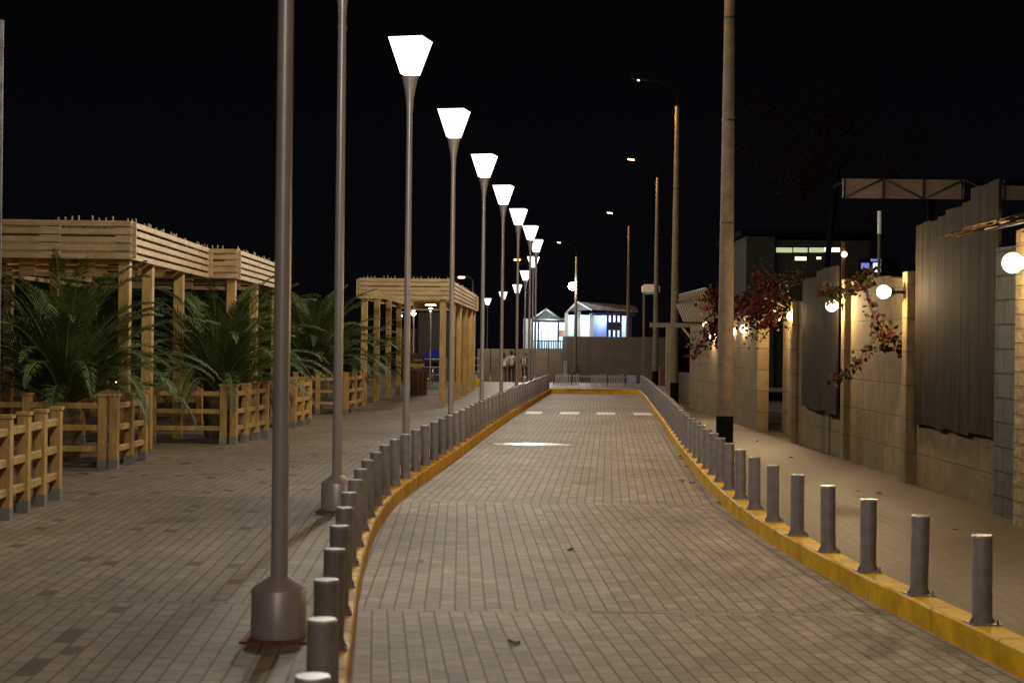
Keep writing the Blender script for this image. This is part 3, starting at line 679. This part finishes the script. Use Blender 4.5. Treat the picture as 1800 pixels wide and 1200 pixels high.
# long canopy with trussed fascia
Y = 30; a = W(1481, 348, Y); b = W(1481, 314, Y); t = thing('canopy', 'flat canopy with beige fascia and dark diagonal braces above the board panel', 'canopy', (a.x, Y, 0))
L = W(1850, 348, Y).x-a.x
fs_ = MB().bx(0, W(1690, 340, Y).x-a.x, 0, .04, a.z, b.z).build('fascia', M['fascia'], t)
MB().bx(W(1745, 340, Y).x-a.x, L, 0, .04, a.z, b.z-.10).build('fascia', M['fascia'], t)
MB().bx(0, L, .05, .9, b.z-.1, b.z-.03).build('roof', M['black'], t)
ww = (W(1552, 340, Y).x-a.x)
for i in range(5):
    x = ww*i
    MB().bx(x-.015+(.02 if i == 0 else 0), x+.015+(.02 if i == 0 else 0), -.035, -.002, a.z, b.z).build('upright', M['dark'], t)
    if i in (0, 1, 2, 3):
        s = (i % 2 == 0); q0 = (x+.03, -.02, a.z+.01 if s else b.z-.01); q1 = (x+ww-.03, -.02, b.z-.01 if s else a.z+.01)
        MB().tube([q0, q1], .014, 5).build('brace', M['dark'], t)
for x in (1.9, L-.2): MB().bx(x-.06, x+.06, .6, .72, 0, b.z-.101).build('post', M['black'], t)
p = W(1546, 392, 33); t = thing('vent_pipe', 'thin pale vent pipe standing below the trussed canopy', 'pipe', (p.x, 33, 0))
MB().lathe([(.035, .1), (.035, W(1546, 412, 33).z)], 10, caps=False).build('pipe', M['concpole'], t)
MB().lathe([(.045, W(1546, 411, 33).z), (.045, W(1546, 371, 33).z)], 10).build('cowl', M['whitewall'], t)
# thatched awning over the rough wall
Y = 12.6; t = thing('thatched_awning', 'ragged thatched awning edge above the nearest globe lamp', 'awning', (4.25, Y, 0))
m = MB(); z = W(1740, 385, 13).z
for k in range(520):
    x = random.uniform(0, 2.2); y = random.uniform(.0, 1.9); zz = z+x*.22+random.uniform(-.015, .05); l = random.uniform(.15, .4); w_ = .012
    m.add([(x, y, zz), (x, y+w_, zz), (x-l, y+w_+random.uniform(-.05, .05), zz-l*.22+random.uniform(-.03, .01)), (x-l, y, zz-l*.22-.01)], [(0, 1, 2, 3)])
m.build('thatch', M['thatch'], t)
MB().box((1.05, .9, z+.20), (2.1, 1.9, .02), ry=-.217).build('roof_sheet', M['dark'], t)
for y in (.3, 1.5): MB().bx(.45, .53, y-.04, y+.04, W(1740, 430, 13).z+.2, z+.1).build('prop', M['brown'], t)

# timber lean-to left of the thick pole
Y = 41; a = W(1196, 566, Y); t = thing('lean_to', 'timber lean-to with corrugated sheet roof left of the thick concrete pole', 'lean-to', (a.x, Y, .15)); ox = a.x
m = MB(); q = [W(1150, 540, Y), W(1246, 530, Y)]; n = 60; vs = []
x0, x1 = W(1197, 560, Y).x-ox, W(1262, 560, Y).x-ox
for i in range(n+1):
    x = x0+(x1-x0)*i/n; d = .018*math.sin(i*PI/2)
    vs += [(x, -.6, W(1200, 566, Y).z-.15+d), (x, 2.4, W(1200, 515, Y).z-.15+d+.25*i/n)]
m.add(vs, [(2*i, 2*i+1, 2*i+3, 2*i+2) for i in range(n)], smooth=True); m.build('roof_sheet', mk('zinc_sheet', (.14, .135, .125), .7), t)
zb = W(1200, 568, Y).z-.15
MB().bx(W(1140, 566, Y).x-ox, x1, -.5, -.4, zb-.12, zb).build('beam', M['fascia'], t)
MB().tube([(W(1196, 560, Y).x-ox, -.45, zb-.12), (W(1224, 598, Y).x-ox, -.45, zb-.62)], .035, 6).build('brace', M['wood'], t)
for xx in (W(1224, 560, Y).x-ox+.06, W(1172, 560, Y).x-ox): MB().bx(xx-.06, xx+.06, -.51, -.39, 0, zb-.121).build('post', M['beigewall'], t)
bm_ = W(1196, 518, 43.6); b2 = W(1238, 507, 43.6)
MB().tube([bm_-Vector((ox, Y, .15)), b2-Vector((ox, Y, .15))], .02, 6).build('edge_tube', emitter('glowing_edge', (.9, 1, .95), .8), t)  # pale edge line of the roof, drawn as a glowing tube
tag(MB().bx(0, W(1184, 700, 43).x-W(1195, 700, 43).x+1.0, 0, .2, 0, W(1220, 655, 43).z-.15).build('garden_wall', M['beigewall'], loc=(W(1192, 700, 43).x, 43, .15)), 'low beige garden wall under the timber lean-to', 'wall')
p = W(1128, 517, 66); q = W(1160, 500, 66); t = thing('sign_box', 'rounded pale box sign high on dark posts, between two concrete poles', 'sign', (p.x, 66, gz(66)))
MB().box(((q.x-p.x)/2, 0, (p.z+q.z)/2-gz(66)), (q.x-p.x, .4, q.z-p.z), bev=.10).build('box', mk('pale_sign', (.55, .55, .52), .6), t)
for x in (.1, q.x-p.x-.1): MB().bx(x-.04, x+.04, -.04, .04, 0, p.z-gz(66)+.02).build('post', M['concpole'], t)

# ------------------------------------------------------------ far end: walls, terrace buildings
def slabw(name, mat, a, b, Y, ztop_py, label, cat='wall', th=.3, z0=None):
    x0 = W(a, 640, Y).x; x1 = W(b, 640, Y).x; zt = W((a+b)/2, ztop_py, Y).z; z0 = gz(Y)-.1 if z0 is None else z0
    o = MB().bx(0, x1-x0, 0, th, 0, zt-z0).build(name, M[mat], loc=(x0, Y, z0)); return tag(o, label, cat)
t = thing('end_wall', 'beige panelled wall closing the view behind the walkers', 'wall', (W(838, 640, 92).x, 92, gz(92)-.1)); ox = t.location.x; zt = W(960, 614, 92).z-t.location.z
edges = [838, 862, 882, 905, 932, 964, 999]
for a, b in zip(edges, edges[1:]): MB().bx(W(a, 640, 92).x-ox+.02, W(b, 640, 92).x-ox-.02, 0, .18, 0, zt, bev=.01).build('wall_panel', M['beigewall'], t)
slabw('retaining_wall', 'greywall', 997, 1190, 84, 592, 'tall plain grey wall below the lit pavilions', th=8)
slabw('gate_pillar', 'beigewall', 990, 997, 83, 634, 'slim pale gate pillar beside the grey wall', 'pillar')
slabw('wall_buttress', 'greywall', 999, 1008, 83.2, 628, 'dark narrow buttress against the grey wall', 'buttress')
slabw('utility_box', 'bin', 1104, 1119, 57.5, 660, 'pale blue-grey metal cabinet at the far right road corner', 'cabinet', th=.4)
slabw('brick_pillar', 'rust', 1160, 1178, 60, 645, 'reddish brick pillar behind the right bollards', 'pillar', th=.4)
# paling fence at the road's end
t = thing('paling_fence', 'low fence of grey metal pales across the end of the road', 'fence', (1.6, 58, .15)); xe = W(1103, 670, 58).x-1.6
for i in range(34):
    x = xe*i/33
    if .36 < i/33 < .50: continue
    MB().bx(x-.022, x+.022, -.01, .01, .02, .46+random.uniform(-.02, .03)).build('pale', M['steel'] if i % 8 else M['rust'], t)
MB().bx(0, xe, .012, .03, .12, .16).build('rail', M['steel'], t); MB().bx(0, xe, .012, .03, .36, .40).build('rail', M['steel'], t)

def plight(parent, loc, e, col, r=.15):
    ld = bpy.data.lights.new('pavilion_light', 'POINT'); ld.energy = e; ld.color = col; ld.shadow_soft_size = r
    lo = bpy.data.objects.new('pavilion_light', ld); COL.objects.link(lo); lo.parent = parent; lo.location = loc
# left pavilion
Y = 104; p0 = W(921, 612, Y); t = thing('pavilion', 'brightly lit white pavilion with small gable, left of the floodlight pole', 'building', (p0.x, Y, gz(Y))); ox, oz = p0.x, gz(Y)
def X_(px): return W(px, 600, Y).x-ox
def Z_(py, px=960): return W(px, py, Y).z-oz
fl = Z_(613)
MB().bx(X_(918), X_(1002), -.2, 6, 0, fl).build('terrace_base', M['greywall'], t)
MB().bx(X_(922), X_(1002), 3.5, 3.7, fl+.01, Z_(565)).build('back_wall', M['whitewall'], t)
MB().bx(X_(1000), X_(1002), .1, 3.49, fl+.01, Z_(565)).build('side_wall', M['whitewall'], t)
MB().bx(X_(920), X_(935), .8, 1.0, fl+.01, Z_(560)).build('front_wall', M['whitewall'], t)
for x in (922, 946, 981): MB().bx(X_(x)-.06, X_(x)+.06, -.1, .02, fl+.01, Z_(566)).build('column', M['navy'], t)
MB().bx(X_(941), X_(1004), -.14, .04, Z_(566), Z_(562)).build('beam', M['navy'], t)
m = MB(); ax, ay, bx_ = X_(938), Z_(561), X_(984); hx, hz = X_(959), Z_(545)
m.add([(ax, -.3, ay), (bx_, -.3, ay), (hx, -.3, hz), (ax, 5, ay), (bx_, 5, ay), (hx, 5, hz)], [(0, 1, 2), (3, 5, 4), (0, 2, 5, 3), (1, 4, 5, 2), (0, 3, 4, 1)])
m.build('gable_roof', M['roof'], t)
m = MB()
for a, b in (((ax-.1, ay-.02), (hx, hz+.06)), ((hx, hz+.06), (bx_+.1, ay-.02))): m.tube([(a[0], -.36, a[1]), (b[0], -.36, b[1])], .07, 4)
m.build('gable_trim', M['whitewall'], t)
MB().bx(bx_, X_(1004), -.3, 4.5, ay, ay+.12).build('flat_roof', M['roof'], t)
m = MB(); m.bx(X_(936), X_(990), -.16, -.10, Z_(600), Z_(598)); 
for i in range(14):
    x = X_(937)+(X_(989)-X_(937))*i/13; m.bx(x-.035, x+.035, -.15, -.11, fl, Z_(600))
m.build('railing', M['navy'], t)
MB().bx(X_(983), X_(994), 3.44, 3.49, Z_(590), Z_(579)).build('picture', M['picture'], t)
m = MB(); x = X_(959); m.bx(x-.25, x-.21, 2.4, 2.44, fl, Z_(574)); m.bx(x+.21, x+.25, 2.4, 2.44, fl, Z_(574)); m.bx(x-.5, x+.5, 2.38, 2.46, Z_(574), Z_(573)); m.build('stand', M['dark'], t)
plight(t, (X_(968), 1.9, Z_(570)), 260, (.72, .95, 1)); plight(t, (X_(932), 2.4, Z_(575)), 110, (.65, .95, 1)); plight(t, (X_(957), -1.6, Z_(552)), 30, (.75, .9, 1))  # last light has no fixture and hangs outside, before the gable
# right pavilion
Y = 88; p0 = W(998, 592, Y); t = thing('pavilion', 'open porch house with white posts and tiled roof above the grey wall', 'building', (p0.x, Y, gz(Y))); ox, oz = p0.x, gz(Y)
fl = Z_(591, 1050)
MB().bx(0, X_(1126), 4.05, 9, 0, fl).build('terrace_base', M['greywall'], t)
MB().bx(X_(1000), X_(1124), 7.0, 7.2, fl+.01, Z_(550, 1050)).build('back_wall', M['whitewall'], t)
MB().bx(X_(1050), X_(1076), 5.2, 5.3, fl+.01, Z_(552, 1050)).build('room_wall', M['bluewall'], t)
for x, w_ in ((1022, .13), (1046, .11), (1000, .10)): MB().bx(X_(x)-w_, X_(x)+w_, 4.2, 4.45, fl+.01, Z_(540 if x == 1022 else 548, 1050)).build('post', M['whitewall'], t)
for x in (1076, 1084, 1092, 1100, 1118): MB().bx(X_(x)-.07, X_(x)+.07, 4.2, 4.35, fl+.01, Z_(545, 1050)).build('post', M['navy'], t)
m = MB(); x0 = X_(1018)
m.add([(x0, 3.4, Z_(527, 1050)), (X_(1130), 5.0, Z_(533, 1050)), (X_(1130), 3.2, Z_(546, 1050)), (X_(1045), 3.2, Z_(542, 1050)), (X_(1001), 3.9, Z_(546, 1050)), (X_(1001), 9, Z_(546, 1050)), (x0, 9, Z_(527, 1050)), (X_(1130), 9, Z_(533, 1050))],
      [(0, 3, 2, 1), (0, 4, 3), (0, 6, 5, 4), (0, 1, 7, 6)]); m.build('roof', M['roof'], t)
m = MB()
for a, b in (((X_(1018), 3.3, Z_(528, 1050)), (X_(1045), 3.1, Z_(543, 1050))), ((X_(1018), 3.3, Z_(528, 1050)), (X_(1000), 3.8, Z_(547, 1050)))): m.tube([a, b], .07, 4)
m.build('roof_trim', M['whitewall'], t)
MB().bx(X_(1047), X_(1126), 4.0, 4.15, Z_(552, 1050), Z_(547, 1050)).build('beam', M['navy'], t)
for x in (1080, 1089, 1097):                            # chairs along the terrace edge
    m = MB(); m.bx(X_(x)-.14, X_(x)+.10, 4.3, 4.36, fl+.4, fl+.9); m.bx(X_(x)-.14, X_(x)+.10, 4.36, 4.7, fl+.4, fl+.45)
    for sx_ in (-.12, .07):
        for sy in (4.33, 4.66): m.bx(X_(x)+sx_-.015, X_(x)+sx_+.015, sy-.015, sy+.015, fl, fl+.4)
    o = m.build('terrace_chair', M['dark'], t)
plight(t, (X_(1030), 6.0, Z_(556, 1050)), 130, (.62, .80, 1)); plight(t, (X_(1068), 4.7, Z_(560, 1050)), 60, (.45, .60, 1)); plight(t, (X_(1090), 6.2, Z_(560, 1050)), 150, (.45, .58, 1)); plight(t, (X_(1030), 2.3, Z_(540, 1050)), 40, (.8, .9, 1))  # last light has no fixture and hangs outside, before the porch roof

# ------------------------------------------------------------ park things behind the freestanding pergola
Y = 70; t = thing('park_building', 'plain grey-brown block seen through the freestanding pergola', 'building', (W(700, 600, Y).x, Y, gz(Y)-.1)); ox = t.location.x
MB().bx(W(735, 600, Y).x-ox, W(832, 600, Y).x-ox, 0, 4, 0, W(760, 552, Y).z+.2).build('wall', M['greywall'], t)
MB().bx(0, W(734, 600, Y).x-ox, .3, 3, 0, W(720, 572, Y).z).build('side_wall', M['brown'], t)
for k, (px, py, Y, lab) in enumerate(((703, 553, 58, 'left of'), (727, 549, 56, 'immediately left of'), (757, 541, 54, 'right of'))):
    p = W(px, py, Y); t = thing('park_lamp', 'slim park lamp with glowing disc head, seen %s the third street lamp pole' % lab if k != 0 else 'slim park lamp with a single round head, leftmost under the freestanding pergola', 'lamp', (p.x, Y, gz(Y)), 0, 'park lamps behind the freestanding pergola'); h = p.z-gz(Y)
    MB().lathe([(.03, 0), (.025, h-.1)], 10, caps=False).build('pole', M['rail'], t)
    MB().lathe([(.02, h-.12), (.08, h-.08), (.09, h-.02), (.02, h)], 14).build('light', M['discl'], t)
    MB().lathe([(.02, h+.06), (.20, h+.08), (.19, h+.11), (.02, h+.14)], 18).build('disc', M['discl'] if k else M['rail'], t)
Y = 62; t = thing('play_house', 'blue roofed play house glimpsed between pergola posts', 'play house', (W(745, 640, Y).x, Y, gz(Y))); ox = t.location.x; g = gz(Y)
x0, x1 = 0, W(775, 640, Y).x-ox; zr0, zr1 = W(760, 632, Y).z-g, W(760, 616, Y).z-g
m = MB(); m.add([(x0-.05, -.3, zr0), (x1+.1, -.3, zr0), (x1-.1, .3, zr1), (x0+.12, .3, zr1), (x0-.05, .9, zr0), (x1+.1, .9, zr0)], [(0, 1, 2, 3), (3, 2, 5, 4), (0, 3, 4), (1, 5, 2), (0, 4, 5, 1)]); m.build('roof', M['blue'], t)
for x in (x0+.04, x1-.04):
    for y in (-.2, .8): MB().bx(x-.035, x+.035, y-.035, y+.035, 0, zr0).build('post', M['blue'], t)
MB().bx(x0+.1, x1-.1, .75, .79, .3, zr0-.1).build('wall', M['navy'], t)
Y = 58; t = thing('slide', 'shiny curved steel slide standing on the grass patch', 'slide', (W(740, 676, Y).x, Y, gz(Y)))
m = MB(); pts = [W(762, 646, Y), W(760, 655, Y), W(757, 662, Y), W(750, 668, Y), W(741, 671, Y)]
m.tube([q-t.location for q in pts], .025, 6); m.tube([q-t.location+Vector((.02, .4, 0)) for q in pts], .025, 6)
m.build('rails', M['chrome'], t)
bed = MB(); vs = []
for q in pts: vs += [tuple(q-t.location), tuple(q-t.location+Vector((.02, .4, 0)))]
bed.add(vs, [(2*i, 2*i+1, 2*i+3, 2*i+2) for i in range(4)]); bed.build('chute', M['chrome'], t)
MB().tube([pts[0]-t.location, Vector((.42, 0, .0))], .02, 6).build('leg', M['chrome'], t)
struct(MB().bx(W(690, 690, 56).x, W(790, 690, 56).x, 52.5, 57.5, .10, .165).build('lawn', M['grass']))
Y = 50; t = thing('notice_board', 'small brown notice board with pale lettering left of the slide', 'notice board', (W(733, 640, Y).x, Y, .15)); ox = t.location.x
MB().bx(-.22, .24, 0, .04, W(733, 658, Y).z-.15, W(733, 622, Y).z-.15).build('board', M['brown'], t)
MB().bx(-.22, .24, -.02, -.003, W(733, 645, Y).z-.15, W(733, 639, Y).z-.15).build('yellow_band', M['yellow'], t)
for x in (-.18, .20): MB().bx(x-.03, x+.03, .045, .09, 0, W(733, 622, Y).z-.15).build('post', M['brown'], t)
m = MB()
for j, zpy in enumerate((634, 648, 654)):
    for i in range(5):
        x = -.10+i*.055; m.bx(x, x+.03+.01*(i % 2), -.012, -.003, W(733, zpy, Y).z-.15, W(733, zpy-3, Y).z-.15)
m.build('lettering', M['rail'], t)
t = thing('litter_bin', 'brown slatted litter bin under the freestanding pergola', 'bin', (W(736, 690, 46).x, 46, .15))
m = MB()
for i in range(12):
    a = 2*PI*i/12; m.box((.24*math.cos(a), .24*math.sin(a), .38), (.02, .11, .70), rz=a)
m.build('slats', M['brown'], t); MB().lathe([(.21, .02), (.21, .72)], 14, caps=False).build('liner', M['dark'], t); MB().lathe([(.26, .70), (.26, .76), (.20, .76), (.20, .70)], 18, caps=False).build('rim', M['brown'], t)
for a, b, Y, lab in ((718, 785, 54, 'pale three-bar railing behind the freestanding pergola'), (832, 848, 62, 'short pale three-bar railing left of the walkers')):
    x0, x1 = W(a, 640, Y).x, W(b, 640, Y).x; t = thing('railing', lab, 'railing', (x0, Y, gz(Y)))
    for z in (.45, .72, 1.0): MB().tube([(0, 0, z), (x1-x0, 0, z)], .022, 8).build('rail', M['rail'], t)
    n = max(2, int((x1-x0)/.9)+1)
    for i in range(n):
        x = (x1-x0)*i/(n-1); MB().bx(x-.025, x+.025, .025, .07, 0, 1.03).build('post', M['rail'], t)
struct(MB().bx(W(832, 680, 57).x, W(845, 680, 57).x, 56.5, 57, .10, .42).build('kerb', M['kerb']), 'short yellow kerb beyond the freestanding pergola')
for i, (px, py) in enumerate(((15, 662), (160, 659), (204, 671), (260, 667), (317, 667), (372, 662))):
    p = W(px, py, 56); t = thing('garden_light', 'tiny white garden light in the dark beyond the palms, %s from the left' % nth(i+1), 'garden light', (p.x, 56, .15), 0, 'tiny garden lights beyond the palms')
    m = MB(); sphere(m, (0, 0, p.z-.15), .03, 8); m.build('bulb', M['tiny'], t); MB().lathe([(.012, 0), (.012, p.z-.18)], 6).build('stake', M['dark'], t)
# low white rails far behind on the left
for a, b, Y in ((600//2, 392, 46),):
    x0, x1 = W(150, 640, Y).x, W(392, 640, Y).x; t = thing('railing', 'long dim railing far behind the palms on the left', 'railing', (x0, Y, .15))
    for z in (.4, .7, 1.0): MB().tube([(0, 0, z), (x1-x0, 0, z)], .02, 8).build('rail', M['rail'], t)
    for i in range(5):
        x = (x1-x0)*i/4; MB().bx(x-.025, x+.025, .025, .07, 0, 1.03).build('post', M['rail'], t)
# pole at the very left edge
p = W(0, 300, 16.5); t = thing('lamp_pole', 'blurred mottled metal pole cut by the left edge of the picture', 'pole', (p.x-.02, 16.5, .15))
MB().lathe([(.045, 0), (.043, 5)], 16, caps=False).build('shaft', mk('mottled_metal', (.08, .075, .07), .6, metal=.2, var=.7, scale=6), t)

# ------------------------------------------------------------ fallen leaves
lf0 = None
for px, py, side in ((1186, 800, 0), (1194, 802, 0), (1197, 806, 0), (1206, 820, 0), (1218, 832, 0), (1199, 845, 0), (1216, 848, 0), (1248, 723, 1), (1302, 745, 1), (1292, 755, 1), (1335, 750, 1), (1508, 863, 1), (1545, 867, 1), (1392, 804, 1), (1265, 883, 0), (1330, 775, 1), (1680, 930, 1), (905, 1130, 0), (1002, 966, 0), (740, 985, 0)):
    h = .006 if side == 0 else .156; x, y = G(px, py, h)
    if lf0 is None:
        m = MB(); m.add([(-.03, 0, 0), (-.01, .022, .008), (.022, .018, .004), (.04, 0, .012), (.02, -.02, .003), (-.012, -.018, .01)], [(0, 1, 2, 3), (0, 3, 4, 5)])
        o = m.build('fallen_leaf', M['deadleaf']); lf0 = o
        tag(o, 'small dry brown leaf lying on the paving', 'leaf', 'dry leaves fallen on the road and right pavement')
    else: o = lf0.copy(); COL.objects.link(o)
    o.location = (x, y, h); o.rotation_euler = (0, 0, random.uniform(0, 6)); k = random.uniform(.8, 1.6); o.scale = (k, k, k)

# ------------------------------------------------------------ walkers, seen from behind
def skinned(name, nodes, edges, mat, parent, sub=1, root=0):
    me = bpy.data.meshes.new(name); me.from_pydata([n[0] for n in nodes], edges, []); me.materials.append(mat)
    o = bpy.data.objects.new(name, me); COL.objects.link(o); o.parent = parent
    sk = o.modifiers.new('skin', 'SKIN'); sk.use_smooth_shade = True
    for i, n in enumerate(nodes):
        r = n[1]; me.skin_vertices[0].data[i].radius = r if isinstance(r, tuple) else (r, r)
        me.skin_vertices[0].data[i].use_root = (i == root)
    ss = o.modifiers.new('sub', 'SUBSURF'); ss.levels = sub; ss.render_levels = sub
    return o
def person(label, x, y, h, face, shirt, trou, stride=.28, armsw=.15, hairlong=False):
    g = gz(y); t = thing('person', label, 'person', (x, y, g), face); k = h/1.72
    t.scale = (k, k, k)
    s = stride
    hip = .93; J = [((0, 0, hip), (.13, .09)), ((0, 0, 1.12), (.115, .08)), ((0, .01, 1.32), (.145, .09)), ((0, 0, 1.43), (.10, .07)), ((0, 0, 1.50), .052), ((0, -.01, 1.57), (.066, .075)), ((0, -.01, 1.65), (.078, .095)), ((0, -.005, 1.70), (.05, .06))]
    E = [(i, i+1) for i in range(7)]
    def add(p, r, fr): J.append((p, r)); E.append((fr, len(J)-1)); return len(J)-1
    tops = {}
    for sg in (-1, 1):
        st = s*sg
        a = add((sg*.10, 0, hip-.05), .085, 0); b = add((sg*.105, -st*.55+.02 if sg > 0 else -st*.55-.01, .50), .058, a); c = add((sg*.10, -st*.9+(.10 if -st < 0 else 0), .09), .038, b); d = add((sg*.11, -st*.9-.14, .035), .034, c)
        q = armsw*sg
        a2 = add((sg*.185, 0, 1.40), .052, 3); b2 = add((sg*.235, q*.4+.02, 1.13), .040, a2); c2 = add((sg*.245, q*1.2-.03, .90), .027, b2); d2 = add((sg*.245, q*1.4-.05, .84), (.034, .017), c2)
        for f in range(4): e1 = add((sg*(.238+.004*f), q*1.45-.075+.02*f, .79), .009, d2); add((sg*(.230+.003*f), q*1.45-.07+.02*f, .755+(.008 if f in (0, 3) else 0)), .008, e1)
        e1 = add((sg*.225, q*1.4-.085, .825), .010, d2); add((sg*.220, q*1.4-.10, .80), .009, e1)
    body = skinned('body', J, E, M['skin'], t)
    # trousers and shirt follow the same joints, a little larger
    idx = {}
    def sub(name, keep, extra, mat):
        kk = {v: i for i, v in enumerate(keep)}
        nodes = [(J[v][0], tuple(r+extra for r in (J[v][1] if isinstance(J[v][1], tuple) else (J[v][1],)*2))) for v in keep]
        return skinned(name, nodes, [(kk[a], kk[b]) for a, b in E if a in kk and b in kk], mat, t)
    n0 = 8; per = 4+4+8+2
    legs = [n0, n0+1, n0+2, n0+per, n0+per+1, n0+per+2]; arms = [n0+4, n0+5, n0+per+4, n0+per+5]
    sub('trousers', [0]+legs, .014, trou); sub('shirt', [1, 0, 2, 3]+arms, .016, shirt)
    for sg, i in ((-1, n0), (1, n0+per)):
        c, d = J[i+2][0], J[i+3][0]; skinned('shoe', [((c[0], c[1]+.03, .05), .043), ((d[0], d[1], .036), .036), ((d[0], d[1]-.06, .034), .03)], [(0, 1), (1, 2)], M['black'], t)
    m = MB(); sphere(m, (0, .012, 1.685), .108, 14, 1.05); 
    m.v = [(a, b, c) for a, b, c in m.v]
    hr = m.build('hair', M['hair'], t); hr.scale = (.86, 1.0, .99)
    if hairlong: MB().box((0, .09, 1.52), (.16, .05, .26), bev=.02).build('hair', M['hair'], t)
    for sg in (-1, 1): MB().box((sg*.034, -.106, 1.655), (.02, .012, .010), bev=.003).build('eye', M['black'], body)
    MB().box((0, -.118, 1.635), (.022, .026, .036), bev=.006).build('nose', M['skin'], body)
    return t
Yp = 80
person('person in a pale shirt and dark trousers walking away, between two far lamp poles', W(899, 640, Yp).x, Yp, 1.62, PI, M['shirt'], M['trousers'])
person('person in pale top partly hidden behind a lamp pole, left of the other walkers', W(886, 640, 82).x, 82, 1.55, PI, M['shirt'], M['trousers'], hairlong=True)
pp = person('person in dark clothes carrying a white bag on the back, walking away', W(923, 640, 81).x, 81, 1.55, PI, M['blackshirt'], M['trousers'])
bg_ = thing('shoulder_bag', 'white bag on the back of the walker in dark clothes', 'bag', (W(921, 640, 81).x, 80.80, gz(81)+1.0))
MB().box((0, 0, .12), (.20, .09, .32), bev=.03).build('pouch', M['whitewall'], bg_); MB().tube([(-.08, .03, .27), (-.09, .08, .40), (0, .16, .44), (.09, .08, .40), (.08, .03, .27)], .010, 6).build('strap', M['rail'], bg_)
